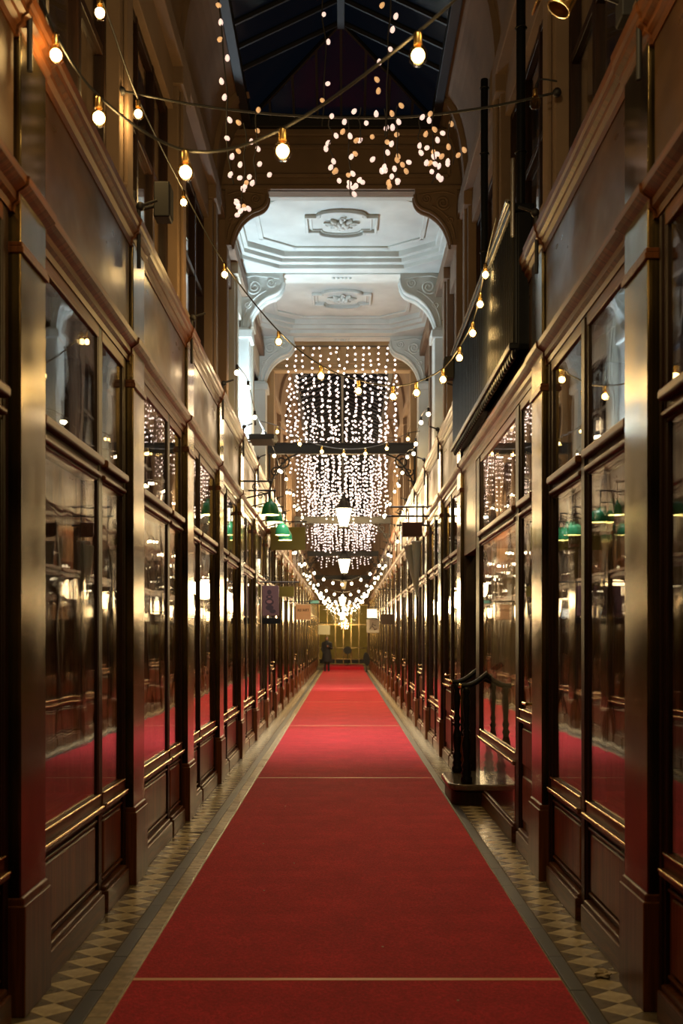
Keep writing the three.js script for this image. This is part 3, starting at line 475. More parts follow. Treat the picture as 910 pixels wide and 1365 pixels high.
// low swags repeated down the arcade
for (let k = 0; k < 10; k++) {
  const zz = 21.5 + k * 3.2, b = [], n = 13, sag = rr(0.95, 1.25), yl = 3.72 + rr(-0.1, 0.1), yr = 3.72 + rr(-0.1, 0.1), sk = rr(-0.9, 0.9);
  for (let i = 0; i < n; i++) { const t = (i + 0.5) / n; b.push([-1.27 + 2.48 * t, yl + (yr - yl) * t - sag * 4 * t * (1 - t), -zz - sk * (t - 0.5) + rr(-0.05, 0.05)]); }
  const g = garland('swag of small bulbs slung low across the arcade between the far shopfronts', b, [[-1.35, yl + 0.15, -zz + sk * 0.5], [1.29, yr + 0.15, -zz - sk * 0.5]], 0, true, 'low bulb swags');
  const p = new THREE.PointLight(rgb(1, 0.68, 0.32), 7); p.position.set(0, b[6][1] - 0.1, b[6][2]); p.castShadow = true; p.shadow.radius = 10; g.add(p);
}
// ---- near icicle strands hanging from a wire
const ledDrop = lathe([[0, -0.02], [0.011, -0.015], [0.0155, -0.002], [0.012, 0.012], [0.004, 0.02]], 8), ledBall = merge([new THREE.OctahedronGeometry(0.0205, 1)]);
{
  const w = thing('support_wire', 'dark wire stretched across the arcade holding the icicle light strands', 'wire', [0, 0, 0]);
  mesh('wire', tube([V(-1.44, 5.14, -6.8), V(-0.9, 5.04, -6.8), V(-0.3, 4.98, -6.8), V(0.35, 4.97, -6.8), V(0.9, 5.03, -6.8), V(1.38, 5.13, -6.8)], 0.008, 50, 6), M.cable, w);
  mesh('hook', [new THREE.SphereGeometry(0.03, 8, 6).translate(-1.44, 5.14, -6.8), new THREE.SphereGeometry(0.03, 8, 6).translate(1.38, 5.13, -6.8)], M.iron, w);
  const strands = [[-0.66, 0.62, 14, 'at'], [-0.56, 0.5, 9], [-0.08, 0.42, 10], [0.03, 0.5, 14], [0.11, 0.22, 5], [0.26, 0.4, 8], [0.34, 0.52, 14], [0.50, 0.3, 7], [0.58, 0.48, 15], [0.70, 0.3, 7]];
  for (const [x, len, n] of strands) {
    const g = thing('icicle_strand', 'short strand of drop lights ending in a cluster under the support wire', 'fairy lights', [x, 4.99, -6.8 + rr(-0.12, 0.12)], 'icicle light strands');
    const pts = [V(0, 0, 0)]; for (let i = 1; i <= 6; i++) pts.push(V(rr(-0.02, 0.02), -len * i / 6, rr(-0.02, 0.02)));
    mesh('cord', tube(pts, 0.004, 30, 4), M.cable, g);
    const cv = new THREE.CatmullRomCurve3(pts);
    for (let i = 0; i < n; i++) { const tail = i > n * 0.5, t = tail ? rr(0.72, 1) : (i + 0.3) / (n * 0.55), p = cv.getPoint(Math.min(1, t)), q = mesh('drop_light', ledDrop, rnd() < 0.68 ? M.ledNear : M.ledWarm, g); const sp = tail ? 0.085 : 0.045; q.position.set(p.x + rr(-sp, sp), p.y + rr(-0.02, 0.02), p.z + rr(-0.06, 0.06)); q.rotation.set(rr(-0.9, 0.9), 0, rr(-0.9, 0.9)); }
  }
  for (const [x, z, y0, y1, lab] of [[-0.80, -6.6, 5.95, 4.45, 'long drop light strand hanging past the plaster cove'], [0.29, -6.6, 6.0, 4.75, 'long drop light strand hanging under the dark skylight'], [-0.13, -7.4, 6.4, 5.2, 'sparse drop light strand hanging at the skylight ridge']]) {
    const g = thing('long_strand', lab, 'fairy lights', [x, y0, z]); const pts = []; for (let i = 0; i <= 8; i++) pts.push(V(0.1 * i / 8 * (x < -0.5 ? 1 : -0.2) + rr(-0.015, 0.015), (y1 - y0 - 0.0) * i / 8, 0));
    pts.unshift(V(0, 7.5 - y0, 0)); mesh('cord', tube(pts, 0.005, 40, 5), M.cable, g); const cv = new THREE.CatmullRomCurve3(pts.slice(1)); const n = x === -0.13 ? 6 : 13;
    for (let i = 0; i < n; i++) { const p = cv.getPoint((i + rr(0, 0.6)) / n), q = mesh('drop_light', ledDrop, rnd() < 0.7 ? M.ledNear : M.ledWarm, g); q.position.set(p.x + rr(-0.03, 0.03) + (x > 0 ? rr(-0.06, 0.06) : 0), p.y, p.z); q.rotation.set(rr(-0.9, 0.9), 0, rr(-0.9, 0.9)); }
  }
}
// ---- curtains of fairy lights
const curtainSpots = [[19.2, 6.93, 5.1, 1.0, 14], [22.4, 7.3, 4.9, 1.12, 14], [26.0, 7.0, 4.9, 1.10, 14], [28.4, 7.0, 4.75, 1.12, 14], [31.0, 6.9, 4.7, 1.12, 14], [34.0, 6.9, 4.7, 1.12, 14], [37.5, 6.8, 4.7, 1.1, 14], [41.5, 6.7, 4.7, 1.1, 14], [46, 6.6, 4.6, 1.1, 14]];
for (const [i, [z, yt, yb, hw, n]] of curtainSpots.entries()) {
  const g = thing('light_curtain', i ? 'curtain of hanging fairy light strands behind the front light curtain' : 'front curtain of hanging fairy light strands before the golden beam', 'light curtain', [XC, yt, -z], i ? 'rear light curtains' : undefined);
  mesh('header_wire', rod([-hw - 0.3, 0, 0], [hw + 0.3, 0, 0], 0.008), M.cable, g);
  for (let k = 0; k < n; k++) {
    const x = -hw + 2 * hw * k / (n - 1) + rr(-0.03, 0.03), len = (yt - yb) * rr(0.86, 1.04);
    const pts = []; for (let j = 0; j <= 5; j++) pts.push(V(x + rr(-0.03, 0.03), -len * j / 5, rr(-0.06, 0.06)));
    const st = mesh('strand', tube(pts, 0.0035, 14, 3), M.cable, g), cv = new THREE.CatmullRomCurve3(pts), leds = [];
    for (let d = 0.04; d < len; d += rr(0.08, 0.14)) { const p = cv.getPoint(d / len); leds.push(moved(ledBall, p.x + rr(-0.025, 0.025), p.y, p.z + rr(-0.02, 0.02))); }
    const m = mesh('led_lights', leds, M.ledGlow, st); m.userData.kind = 'stuff';
  }
  const p = new THREE.PointLight(rgb(1, 0.72, 0.40), i ? 4 : 0.9); p.position.set(0, -(yt - yb) * (i ? 0.5 : 0.7), 0.15); p.castShadow = true; p.shadow.radius = 20; g.add(p);
}
// ---- iron crossbeams with scrolled ends, and lanterns
for (const [i, [z, y]] of [[18.95, 5.01], [29.3, 4.88], [39.5, 4.76], [50.5, 4.5]].entries()) {
  const g = thing('iron_crossbeam', ['black iron crossbeam with scrolled ends below the front light curtain', 'black iron crossbeam behind the first lit lantern', 'black iron crossbeam behind the second lit lantern', 'black iron crossbeam nearest the far glazed doors'][i], 'beam', [XC, y, -z]);
  mesh('beam', [box(-1.34, 1.34, -0.09, 0.09, -0.03, 0.03, 0.006, true), box(-1.34, 1.34, 0.07, 0.10, -0.06, 0.06, 0.006, true), box(-1.34, 1.34, -0.10, -0.07, -0.06, 0.06, 0.006, true)], M.iron, g);
  for (const s of [-1, 1]) mesh('scroll', [spiral(s * 1.08, -0.24, 0.14, 1.6, s, 1.2, 0, 0.016), spiral(s * 1.2, -0.42, 0.09, 1.5, -s, 0.5, 0, 0.014), tube([V(s * 0.8, -0.1, 0), V(s * 1.0, -0.2, 0), V(s * 1.2, -0.45, 0), V(s * 1.30, -0.7, 0)], 0.018, 20, 6), rod([s * 1.31, -0.7, 0], [s * 1.31, 0.1, 0], 0.02)], M.iron, g);
}
function lantern(x, y, z, k, lit, label, power) {
  const g = thing('lantern', label, 'lantern', [x, y, z]); g.scale.setScalar(k);
  mesh('glass_body', lathe([[0, -0.28], [0.10, -0.28], [0.20, 0.10], [0.19, 0.12], [0, 0.12]], 6), lit ? M.lanternGlow : M.lanternDim, g);
  const bars = []; for (let i = 0; i < 6; i++) { const a = i / 6 * 2 * Math.PI; bars.push(rod([0.105 * Math.sin(a), -0.28, 0.105 * Math.cos(a)], [0.205 * Math.sin(a), 0.10, 0.205 * Math.cos(a)], 0.009, 5)); }
  mesh('frame_bars', bars, M.iron, g);
  mesh('roof', [lathe([[0.225, 0.10], [0.225, 0.125], [0.16, 0.17], [0.10, 0.26], [0.07, 0.30], [0.075, 0.33], [0.03, 0.36], [0.02, 0.42], [0, 0.43]], 12)], M.iron, g);
  mesh('base_cap', lathe([[0, -0.36], [0.02, -0.35], [0.03, -0.32], [0.11, -0.30], [0.11, -0.275], [0, -0.275]], 12), M.iron, g);
  mesh('chain', rod([0, 0.42, 0], [0, (8.13 - y) / k, 0], 0.008), M.iron, g);
  if (lit) { for (const dy of [-0.45]) { const p = new THREE.PointLight(rgb(1, 0.70, 0.32), power); p.position.set(0, -0.08, 0); p.castShadow = true; p.shadow.radius = 8; g.add(p); } }
}
lantern(0, 5.5, -2.5, 1.0, true, 'lit iron lantern hung before the low sagging garland', 10);
lantern(0, 4.78, -27.0, 1.2, true, 'largest lit iron lantern before the second crossbeam', 80);
lantern(0.02, 4.22, -37.0, 1.25, true, 'lit iron lantern below the third crossbeam', 75);
lantern(-0.01, 4.15, -49.6, 0.95, false, 'unlit iron lantern below the last crossbeam', 0);
lantern(-0.06, 3.25, -45.5, 0.95, true, 'lit iron lantern hung low among the bulb swags', 16);
lantern(-0.06, 2.75, -52.5, 0.9, true, 'lit iron lantern hung lowest near the far doors', 8);

// ---- cool uplight trough behind the portal
{
  const g = thing('uplight_trough', 'black uplight trough on the cornice lighting the white ceiling', 'uplight', [-1.14, 4.42, -14.85]);
  const s = new THREE.Shape([[-0.20, 0.02], [-0.17, -0.06], [0.14, -0.06], [0.20, 0.02], [0.19, 0.02], [0.135, -0.05], [-0.165, -0.05], [-0.19, 0.02]].map(p => new THREE.Vector2(...p)));
  const e = new THREE.ExtrudeGeometry(s, { depth: 0.5, bevelEnabled: false }); e.translate(0, 0, -0.25);
  mesh('housing', [merge([e]), box(-0.18, 0.17, -0.055, 0.012, -0.26, -0.25), box(-0.18, 0.17, -0.055, 0.012, 0.25, 0.26)], M.iron, g);
  mesh('lamp_face', box(-0.15, 0.12, -0.048, -0.02, -0.22, 0.22, 0), M.floodGlow, g);
  mesh('arm', [rod([-0.30, -0.02, 0.1], [-0.16, -0.04, 0.1], 0.012), rod([-0.30, -0.02, -0.1], [-0.16, -0.04, -0.1], 0.012)], M.iron, g);
  const l = new THREE.RectAreaLight(rgb(0.68, 0.88, 1.0), 380, 0.26, 0.42); l.position.set(-0.015, -0.012, 0); l.rotation.set(Math.PI / 2, 0, 0); g.add(l);
}
// ---- white downlights: one on the ceiling behind the first rib, one on the back of the second crossbeam
function downlight(name, label, x, y, z, tx, tz, power, angle) {
  const g = thing(name, label, 'downlight', [x, y, z]);
  mesh('housing', lathe([[0, 0.07], [0.13, 0.07], [0.13, 0.012], [0.12, 0.0], [0.11, 0.012], [0.11, 0.03], [0, 0.03]], 20), M.white, g);
  mesh('lamp_face', new THREE.CylinderGeometry(0.105, 0.105, 0.008, 20).translate(0, 0.02, 0), M.floodGlow, g);
  const l = new THREE.SpotLight(rgb(1.0, 0.95, 0.88), power, 0, angle, 0.9); l.position.set(0, -0.012, 0); l.target.position.set(tx - x, -y, tz - z); l.castShadow = true; l.shadow.radius = 5; g.add(l, l.target);
}
downlight('ceiling_downlight', 'round white downlight on the white ceiling behind the first rib', XC, 7.03, -15.86, XC, -17.0, 230, 0.66);
downlight('crossbeam_downlight', 'round white downlight fixed behind the second iron crossbeam', XC, 4.80, -29.46, XC, -34, 130, 0.45);
// ---- green enamel lamps on iron brackets
for (const [i, z] of [14.3, 15.2, 17.1, 18.0].entries()) {
  const g = thing('green_lamp', ['green enamel shade lamp nearest the uplight trough', 'green enamel shade lamp second from the uplight trough', 'green enamel shade lamp beside the olive sign, nearer the trough', 'green enamel shade lamp next to the olive sign'][i], 'lamp', [-1.0, 3.27, -z]);
  mesh('shade', lathe([[0.120, 0], [0.124, 0.004], [0.118, 0.05], [0.108, 0.10], [0.088, 0.145], [0.055, 0.175], [0.032, 0.185], [0.03, 0.215], [0.022, 0.22], [0.02, 0.19]], 24), M.green, g);
  mesh('inner_lining', lathe([[0.116, 0.002], [0.112, 0.05], [0.10, 0.097], [0.08, 0.14], [0, 0.165]], 24), M.greenInside, g);
  mesh('bulb', new THREE.SphereGeometry(0.03, 10, 8).translate(0, 0.05, 0), M.bulbGlow, g);
  mesh('bracket_arm', [rod([0, 0.2, 0], [0, 0.46, 0], 0.01), rod([-0.38, 0.46, 0], [0.02, 0.46, 0], 0.012), rod([-0.38, 0.22, 0], [-0.02, 0.3, 0], 0.01), spiral(-0.2, 0.38, 0.06, 1.3, 1, 0, 0, 0.007)], M.iron, g);
  const p = new THREE.PointLight(rgb(1, 0.68, 0.28), 0.9); p.position.set(0, 0.045, 0); p.castShadow = true; g.add(p);
}
// ---- hanging signs
function canvasTex(w, h, draw) { const c = document.createElement('canvas'); c.width = w; c.height = h; const x = c.getContext('2d'); draw(x, w, h); const t = new THREE.CanvasTexture(c); t.colorSpace = THREE.SRGBColorSpace; return t; }
function signBoard(name, label, x0, x1, y0, y1, z, side, matFront, matBody, armY, opt = {}) {
  const w = x1 - x0, h = y1 - y0, g = thing(name, label, 'sign', [(x0 + x1) / 2, y0, -z]);
  if (opt.arch) { const sh = new THREE.Shape(); sh.moveTo(-w / 2, 0); sh.lineTo(w / 2, 0); sh.lineTo(w / 2, h - w * 0.42); sh.absarc(0, h - w * 0.5, w / 2, 0.15, Math.PI - 0.15, false); sh.lineTo(-w / 2, 0); const e = new THREE.ExtrudeGeometry(sh, { depth: 0.03, bevelEnabled: true, bevelThickness: 0.004, bevelSize: 0.004, bevelSegments: 1 }); e.translate(0, 0, -0.015); mesh('board', metric(e), matBody, g); }
  else mesh('board', box(-w / 2, w / 2, 0, h, -0.02, 0.02, 0.006), matBody, g);
  if (matFront) { const p = new THREE.PlaneGeometry(w * 0.96, h * 0.96); p.translate(0, h / 2, opt.arch ? 0.021 : 0.022); mesh('printed_face', p, matFront, g); }
  const xw = side * (face(side) - 0.01) - (x0 + x1) / 2, xe = side < 0 ? w / 2 + 0.03 + (opt.over || 0) : -w / 2 - 0.03 - (opt.over || 0);
  mesh('bracket', [rod([xw, armY - y0, 0], [xe, armY - y0, 0], 0.011), rod([-w * 0.36, h - 0.02, 0], [-w * 0.36, armY - y0, 0], 0.006), rod([w * 0.36, h - 0.02, 0], [w * 0.36, armY - y0, 0], 0.006), spiral(xw + (side < 0 ? 0.08 : -0.08), armY - y0 + 0.06, 0.05, 1.3, 1, 0, 0, 0.007)], M.iron, g);
  return g;
}
const flatM = (r, g, b, o = {}) => std({ color: rgb(r, g, b), roughness: 0.7, ...o });
signBoard('olive_sign', 'plain olive green hanging signboard behind the green lamps', -1.34, -0.70, 3.20, 3.62, 19.2, -1, null, flatM(0.26, 0.23, 0.035, { map: plasterTint }), 3.72);
signBoard('arched_sign', 'mauve arched hanging sign painted with dark stacked rounded shapes', -1.32, -1.05, 1.95, 2.44, 17, -1, flatM(1, 1, 1, { map: canvasTex(256, 464, (x, w, h) => { x.fillStyle = '#5a3f44'; x.fillRect(0, 0, w, h); x.fillStyle = '#2a1a26'; for (const [cx, cy, rx, ry] of [[110, 95, 34, 40], [110, 170, 52, 30], [112, 250, 70, 52], [115, 340, 62, 44], [165, 400, 50, 34]]) { x.beginPath(); x.ellipse(cx, cy, rx, ry, 0, 0, 7); x.fill(); } x.fillStyle = '#7a5456'; for (const [cx, cy, rx, ry] of [[112, 168, 24, 12], [110, 245, 44, 26]]) { x.beginPath(); x.ellipse(cx, cy, rx, ry, 0, 0, 7); x.fill(); } }) }), flatM(0.10, 0.05, 0.055), 2.50, { over: 0.3 });
{ const g = thing('small_plate_sign', 'small black sign plate with cresting under the arched mauve sign', 'sign', [-1.17, 1.82, -16.98]); mesh('plate', box(-0.15, 0.15, 0, 0.10, -0.012, 0.012, 0.005), M.blackPaint, g); mesh('hanger', [rod([-0.1, 0.1, 0], [-0.1, 0.13, 0], 0.005), rod([0.1, 0.1, 0], [0.1, 0.13, 0], 0.005)], M.iron, g); }
signBoard('green_plaque', 'flat dull green hanging plaque behind the arched sign', -1.34, -1.03, 2.45, 2.66, 21.8, -1, null, flatM(0.20, 0.20, 0.05, { map: plasterTint }), 2.72);
signBoard('square_sign', 'square cream hanging sign lettered AS\'ART', -1.10, -0.75, 2.01, 2.36, 24, -1, flatM(1, 1, 1, { map: canvasTex(256, 256, (x, w, h) => { x.fillStyle = '#d8b795'; x.fillRect(0, 0, w, h); x.fillStyle = '#2a1c16'; x.font = 'bold 64px sans-serif'; x.textAlign = 'center'; x.fillText("AS'ART", w / 2, 118);  }) }), flatM(0.55, 0.40, 0.28), 2.43);
{ const g = thing('small_blue_sign', 'small blue sign box above the square cream sign', 'sign', [-0.72, 2.42, -25.5]); mesh('box_body', box(-0.12, 0.12, 0, 0.09, -0.04, 0.04, 0.008), M.blackPaint, g); mesh('blue_face', box(-0.09, 0.11, 0.01, 0.08, 0.035, 0.045, 0.004), flatM(0.08, 0.25, 0.28), g); mesh('arm', rod([-0.6, 0.05, 0], [-0.1, 0.05, 0], 0.01), M.iron, g); }
signBoard('pale_lower_sign', 'pale grey green square hanging sign far beyond the square cream sign', -1.02, -0.55, 1.72, 2.10, 42, -1, null, flatM(0.4, 0.40, 0.28), 2.2);
{
  const g = signBoard('white_lit_sign', 'small white lit sign box above the grey figure sign', 0.66, 0.95, 2.16, 2.42, 30, 1, std({ color: rgb(0.9, 0.95, 0.95), emissive: rgb(0.8, 0.95, 1), emissiveIntensity: 0.5 }), M.blackPaint, 2.48);
  const p = new THREE.RectAreaLight(rgb(0.8, 0.95, 1), 0.8, 0.27, 0.24); p.position.set(0, 0.13, 0.03); p.lookAt(0, 0.13, 5); p.rotation.set(0, Math.PI, 0); g.add(p);
}
signBoard('figure_sign', 'grey hanging sign with a dark slanting figure under the white lit sign', 0.66, 1.02, 1.74, 2.13, 30.4, 1, flatM(1, 1, 1, { map: canvasTex(256, 280, (x, w, h) => { x.fillStyle = '#8d8980'; x.fillRect(0, 0, w, h); x.strokeStyle = '#2a2520'; x.lineWidth = 14; x.beginPath(); x.moveTo(130, 60); x.lineTo(110, 140); x.lineTo(60, 210); x.moveTo(112, 140); x.lineTo(180, 220); x.moveTo(110, 100); x.lineTo(190, 130); x.stroke(); x.lineWidth = 20; x.beginPath(); x.moveTo(150, 225); x.lineTo(215, 200); x.stroke(); }) }), flatM(0.3, 0.29, 0.26), 2.15);
signBoard('dark_sign', 'dark brown oblong hanging sign in front of the grey figure sign', 0.90, 1.22, 1.92, 2.17, 25.2, 1, null, flatM(0.035, 0.022, 0.016), 2.22);
{ const g = thing('sign_arm', 'bare iron sign arm projecting above the dark oblong sign', 'sign arm', [1.29, 2.66, -23]); mesh('arm', [rod([0, 0, 0], [-0.52, 0, 0], 0.012), spiral(-0.1, 0.08, 0.06, 1.4, 1, 0, 0, 0.008)], M.iron, g); mesh('tip', new THREE.SphereGeometry(0.02, 8, 6).translate(-0.52, 0, 0), M.iron, g); }
// hanging cones on their bracket
{
  const b = thing('cone_bracket', 'iron bracket with three bars and a rusty box holding the cone signs', 'bracket', [1.30, 3.2, -15.9]);
  mesh('bars', [rod([0, 0.38, 0], [-0.60, 0.38, 0], 0.014), rod([0, 0.24, 0], [-0.66, 0.24, 0], 0.014), rod([0, 0.10, 0], [-0.50, 0.10, 0], 0.014), rod([-0.1, 0.1, 0], [-0.1, 0.40, 0], 0.012), spiral(-0.45, 0.3, 0.06, 1.4, 1, 0, 0.0, 0.008)], M.iron, b);
  mesh('rusty_box', box(-0.42, -0.12, -0.07, 0.14, -0.09, 0.09, 0.01), std({ color: rgb(0.16, 0.06, 0.03), map: smearTint, roughness: 0.7 }), b);
  for (const [i, [x, z, k, tilt]] of [[1.10, -15.9, 1, 0.0], [0.97, -15.95, 0.86, 0.3]].entries()) {
    const g = thing('cone_sign', i ? 'shorter grey green hanging cone sign, tilted beside the longer one' : 'longer grey green tapering cone sign hanging from the rusty box', 'sign', [x, 3.06 - i * 0.06, z]); g.rotation.z = tilt * (i ? 0.6 : 0.5); g.scale.set(0.66 * k, k, 0.66 * k);
    mesh('cone', lathe([[0, 0], [0.115, 0], [0.12, -0.02], [0.105, -0.05], [0.10, -0.07], [0.085, -0.3], [0.06, -0.55], [0.03, -0.78], [0.012, -0.84], [0, -0.845]], 20), std({ color: rgb(0.52, 0.58, 0.50), map: plasterTint, roughness: 0.5 }), g);
    mesh('rim', new THREE.TorusGeometry(0.117, 0.012, 6, 24).rotateX(Math.PI / 2).translate(0, -0.01, 0), std({ color: rgb(0.56, 0.62, 0.55), roughness: 0.5 }), g);
    mesh('hook', rod([0, 0, 0], [0, 0.1, 0], 0.007), M.iron, g);
  }
}
// loudspeakers, pipes, spotlight
function speaker(x, y, z, s, label) {
  const g = thing('loudspeaker', label, 'loudspeaker', [x, y, z]);
  mesh('cabinet', box(-0.055, 0.055, 0, 0.24, -0.07, 0.07, 0.012), M.iron, g); mesh('grille', box(s * -0.05, s * -0.06, 0.02, 0.22, -0.06, 0.06, 0.004), std({ color: rgb(0.02, 0.02, 0.022), roughness: 0.9 }), g);
  mesh('mount', [rod([s * 0.05, 0.1, 0], [s * 0.22, 0.06, 0], 0.014), rod([s * 0.2, -0.06, 0], [s * 0.2, 0.2, 0], 0.014)], M.iron, g);
}
speaker(-1.22, 4.42, -7.1, -1, 'small black loudspeaker box above the cornice by the warm bulb garland');
speaker(1.16, 4.45, -11.6, 1, 'small black loudspeaker box past the end of the black awning');
for (const [x, z, y0, y1, lab] of [[1.285, -7.62, 4.72, 7.3, 'tall black downpipe beside the upper window above the awning'], [1.285, -9.6, 4.72, 6.7, 'shorter black downpipe ending below the plaster cove']]) {
  const p = thing('downpipe', lab, 'pipe', [x, y0, z]); mesh('pipe', rod([0, 0, 0], [0, y1 - y0, 0], 0.034, 12), M.blackPaint, p); each('pipe_clip', [0.4, 1.3, 1.9].map(v => new THREE.TorusGeometry(0.038, 0.008, 5, 14).rotateX(Math.PI / 2).translate(0, v, 0)), M.blackPaint, p);
}
{
  const g = thing('wall_spotlight', 'unlit brass tube spotlight on a black arm above the dim fascia', 'spotlight', [1.30, 4.55, -4.9]);
  mesh('arm', [rod([0.05, 0, 0], [-0.16, 0.08, 0], 0.02), box(-0.02, 0.05, -0.08, 0.08, -0.06, 0.06, 0.01)], M.iron, g);
  const c = lathe([[0, 0.13], [0.05, 0.13], [0.055, 0.1], [0.055, -0.08], [0.06, -0.1], [0.05, -0.1], [0.048, 0.1], [0, 0.11]], 18); c.rotateZ(-0.5); c.translate(-0.25, 0.07, 0);
  mesh('barrel', c, M.brass, g); const sh = box(-0.005, 0.005, -0.11, 0.11, -0.05, 0.05, 0.003); sh.rotateZ(-0.5); sh.translate(-0.36, 0.08, 0); mesh('barn_door', sh, M.brass, g);
}
{ const g = thing('unlit_bulb', 'unlit bulb in an amber holder hanging on the wall by the support wire', 'bulb', [1.22, 5.02, -6.7]); mesh('globe', bulbGlassG, M.amber, g); mesh('socket', socketG, M.brass, g); mesh('hook', tube([V(0, 0.08, 0), V(0.03, 0.14, 0), V(0.14, 0.13, 0)], 0.006, 10, 5), M.iron, g); }

// ---- far end: person and stands, floor litter
{
  const p = thing('person', 'person in a long dark coat standing near the far end of the carpet', 'person', [-0.80, 0, -49.8]);
  const J = [ // tapered capsules
    [[-0.085, 0.07, 0], 0.05, [-0.09, 0.46, 0.01], 0.055], [[-0.09, 0.46, 0.01], 0.06, [-0.08, 0.86, 0], 0.085], [[0.085, 0.07, 0], 0.05, [0.09, 0.46, 0.01], 0.055], [[0.09, 0.46, 0.01], 0.06, [0.08, 0.86, 0], 0.085],
    [[-0.085, 0.04, 0], 0.04, [-0.1, 0.03, 0.14], 0.035], [[0.085, 0.04, 0], 0.04, [0.1, 0.03, 0.14], 0.035],
    [[0, 0.88, 0], 0.145, [0, 1.12, 0], 0.14], [[0, 1.12, 0], 0.14, [0, 1.32, 0], 0.15], [[-0.14, 1.34, 0], 0.07, [0.14, 1.34, 0], 0.07], [[0, 1.36, 0], 0.055, [0, 1.46, 0.01], 0.05],
    [[-0.19, 1.33, 0], 0.06, [-0.23, 1.06, 0], 0.045], [[-0.23, 1.06, 0], 0.045, [-0.17, 0.86, 0.08], 0.034], [[0.19, 1.33, 0], 0.06, [0.23, 1.08, 0.02], 0.045], [[0.23, 1.08, 0.02], 0.045, [0.10, 1.16, 0.22], 0.034], [[0.10, 1.16, 0.22], 0.034, [0.06, 1.19, 0.26], 0.03], [[0, 1.53, 0.012], 0.085, [0, 1.57, 0], 0.09]];
  const res = 72, mc = new MarchingCubes(res, M.iron, false, false, 60000), H = 0.92, half = res / 2; mc.isolation = 0;
  for (let k = 0; k < res; k++) for (let j = 0; j < res; j++) for (let i = 0; i < res; i++) {
    const x = (i - half) / half * H, y = (j - half) / half * H + 0.86, z = (k - half) / half * H; let d = 9;
    for (const [a, ra, b, rb] of J) { const bx = b[0] - a[0], by = b[1] - a[1], bz = b[2] - a[2], t = Math.max(0, Math.min(1, ((x - a[0]) * bx + (y - a[1]) * by + (z - a[2]) * bz) / (bx * bx + by * by + bz * bz))); const q = Math.hypot(x - a[0] - t * bx, y - a[1] - t * by, z - a[2] - t * bz) - ra - t * (rb - ra); const h = Math.max(0, 0.03 - Math.abs(d - q)) / 0.03; d = Math.min(d, q) - h * h * 0.03 / 4; }
    mc.field[k * res * res + j * res + i] = -d;
  }
  mc.update(); const g = new THREE.BufferGeometry(), n = mc.count;
  g.setAttribute('position', new THREE.BufferAttribute(mc.positionArray.slice(0, n * 3), 3)); g.setAttribute('normal', new THREE.BufferAttribute(mc.normalArray.slice(0, n * 3), 3)); g.setAttribute('uv', new THREE.BufferAttribute(new Float32Array(n * 2), 2));
  g.scale(H, H, H); g.translate(0, 0.86, 0);
  const skin = std({ color: rgb(0.32, 0.17, 0.11), roughness: 0.6 }), coat = std({ color: rgb(0.012, 0.013, 0.018), roughness: 0.8 });
  mesh('body', g, coat, p);
  mesh('face', [new THREE.SphereGeometry(0.075, 12, 10).scale(0.9, 1.15, 0.7).translate(0, 1.545, 0.05), new THREE.ConeGeometry(0.014, 0.04, 6).rotateX(1.2).translate(0, 1.54, 0.11)], skin, p);
  mesh('hair', new THREE.SphereGeometry(0.098, 14, 10, 0, 6.3, 0, 1.7).rotateX(-0.35).translate(0, 1.565, -0.012), coat, p);
  mesh('coat', lathe([[0.25, 0.45], [0.23, 0.7], [0.19, 0.95], [0.17, 1.1], [0.19, 1.28], [0.14, 1.40], [0.07, 1.45]], 18).scale(1, 1, 0.72), coat, p);
  const fingers = []; for (let i = 0; i < 4; i++) fingers.push(tube([V(0.065 - i * 0.004, 1.17 + i * 0.016, 0.27), V(0.03, 1.175 + i * 0.016, 0.30), V(0.005, 1.17 + i * 0.016, 0.28)], 0.008, 6, 5)); fingers.push(tube([V(0.06, 1.22, 0.26), V(0.04, 1.25, 0.28), V(0.02, 1.26, 0.28)], 0.009, 6, 5));
  mesh('hand', [new THREE.SphereGeometry(0.04, 8, 6).scale(0.8, 1, 0.6).translate(0.06, 1.19, 0.26), ...fingers], skin, p);
}
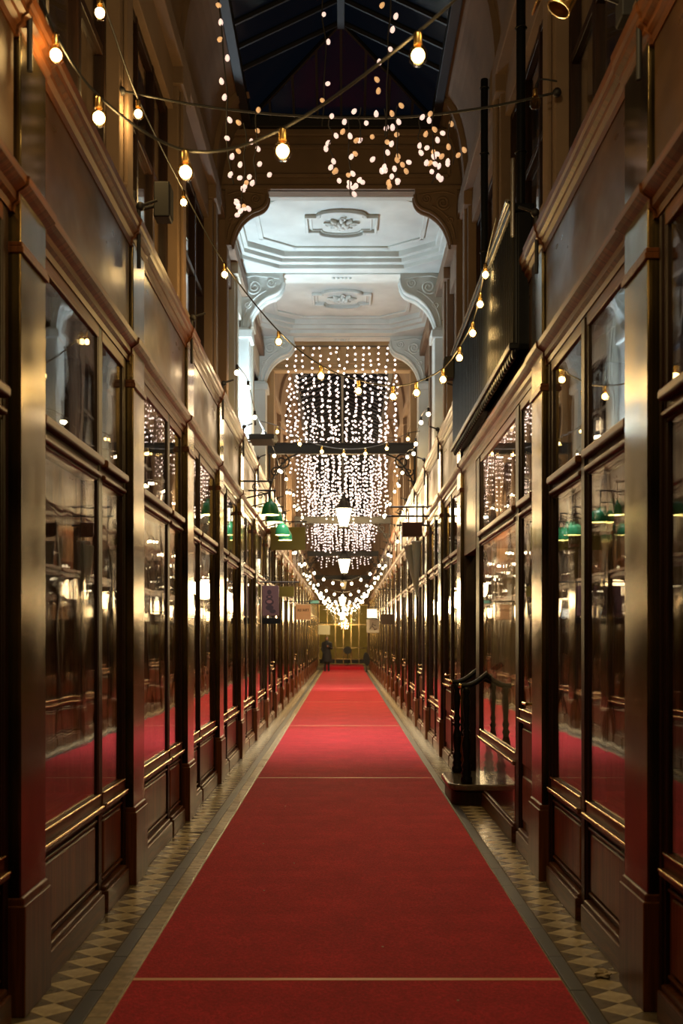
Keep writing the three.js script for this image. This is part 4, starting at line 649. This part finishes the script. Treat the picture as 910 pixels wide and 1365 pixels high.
{
  const g = thing('disc_stand', 'round dark disc sign on a thin post before the far doors', 'sign stand', [0.2, 0.158, -55.2]);
  mesh('disc', new THREE.CylinderGeometry(0.21, 0.21, 0.03, 28).rotateX(Math.PI / 2).translate(0, 0.78, 0), M.blackPaint, g); mesh('post', rod([0, 0, -0.02], [0, 0.8, -0.02], 0.02), M.iron, g); mesh('foot', new THREE.CylinderGeometry(0.14, 0.16, 0.03, 20).translate(0, 0.015, 0), M.iron, g);
  const h = thing('oval_stand', 'dark oval board on a thin foot beside the far carpet edge', 'sign stand', [1.06, 0, -48.9]);
  mesh('oval_board', [new THREE.CylinderGeometry(0.15, 0.15, 0.05, 24).rotateX(Math.PI / 2).scale(1, 2.1, 1).rotateZ(0.12).translate(0, 0.60, 0)], M.blackPaint, h); mesh('post', rod([0, 0, 0], [0, 0.4, 0], 0.025), M.iron, h); mesh('foot', new THREE.CylinderGeometry(0.09, 0.11, 0.03, 16).translate(0, 0.015, 0), M.iron, h);
}
{
  const cr = new THREE.IcosahedronGeometry(0.03, 2), p = cr.attributes.position; for (let i = 0; i < p.count; i++) { const n = 0.6 + 0.8 * hash(Math.round(p.getX(i) * 900), Math.round(p.getY(i) * 900), Math.round(p.getZ(i) * 900)); p.setXYZ(i, p.getX(i) * n * 1.2, p.getY(i) * n * 0.6, p.getZ(i) * n); } cr.computeVertexNormals();
  const a = thing('paper_scrap', 'crumpled pale paper scrap on the tiles by a pilaster foot', 'litter', [1.22, 0.016, -4.95]); mesh('scrap', cr, std({ color: rgb(0.5, 0.42, 0.28), roughness: 0.9 }), a);
  const leafS = new THREE.Shape(); leafS.moveTo(-0.06, 0); leafS.quadraticCurveTo(0, 0.03, 0.06, 0); leafS.quadraticCurveTo(0, -0.03, -0.06, 0); const lg = new THREE.ExtrudeGeometry(leafS, { depth: 0.003, bevelEnabled: false }); lg.rotateX(-Math.PI / 2);
  const b = thing('dry_leaf', 'dark dry leaf lying on the diamond tiles', 'leaf', [-1.21, 0.003, -8.6]); mesh('blade', lg, std({ color: rgb(0.03, 0.02, 0.012), roughness: 0.8 }), b); mesh('stem', rod([0.05, 0.003, 0], [0.1, 0.01, 0.01], 0.002), std({ color: rgb(0.05, 0.03, 0.02) }), b);
  const wh = [[-0.5, -6.6], [-0.62, -8.1], [0.2, -5.4], [0.5, -4.6], [-0.35, -7.4], [-0.55, -9.9]]; for (const [x, z] of wh) { const c = thing('carpet_speck', 'tiny pale speck of paper on the red carpet', 'litter', [x, 0.0115, z], 'specks on the carpet'); mesh('speck', new THREE.IcosahedronGeometry(0.007, 0).scale(1, 0.4, 1), std({ color: rgb(0.6, 0.45, 0.35), roughness: 0.9 }), c); }
}
renderer.render(scene, camera);
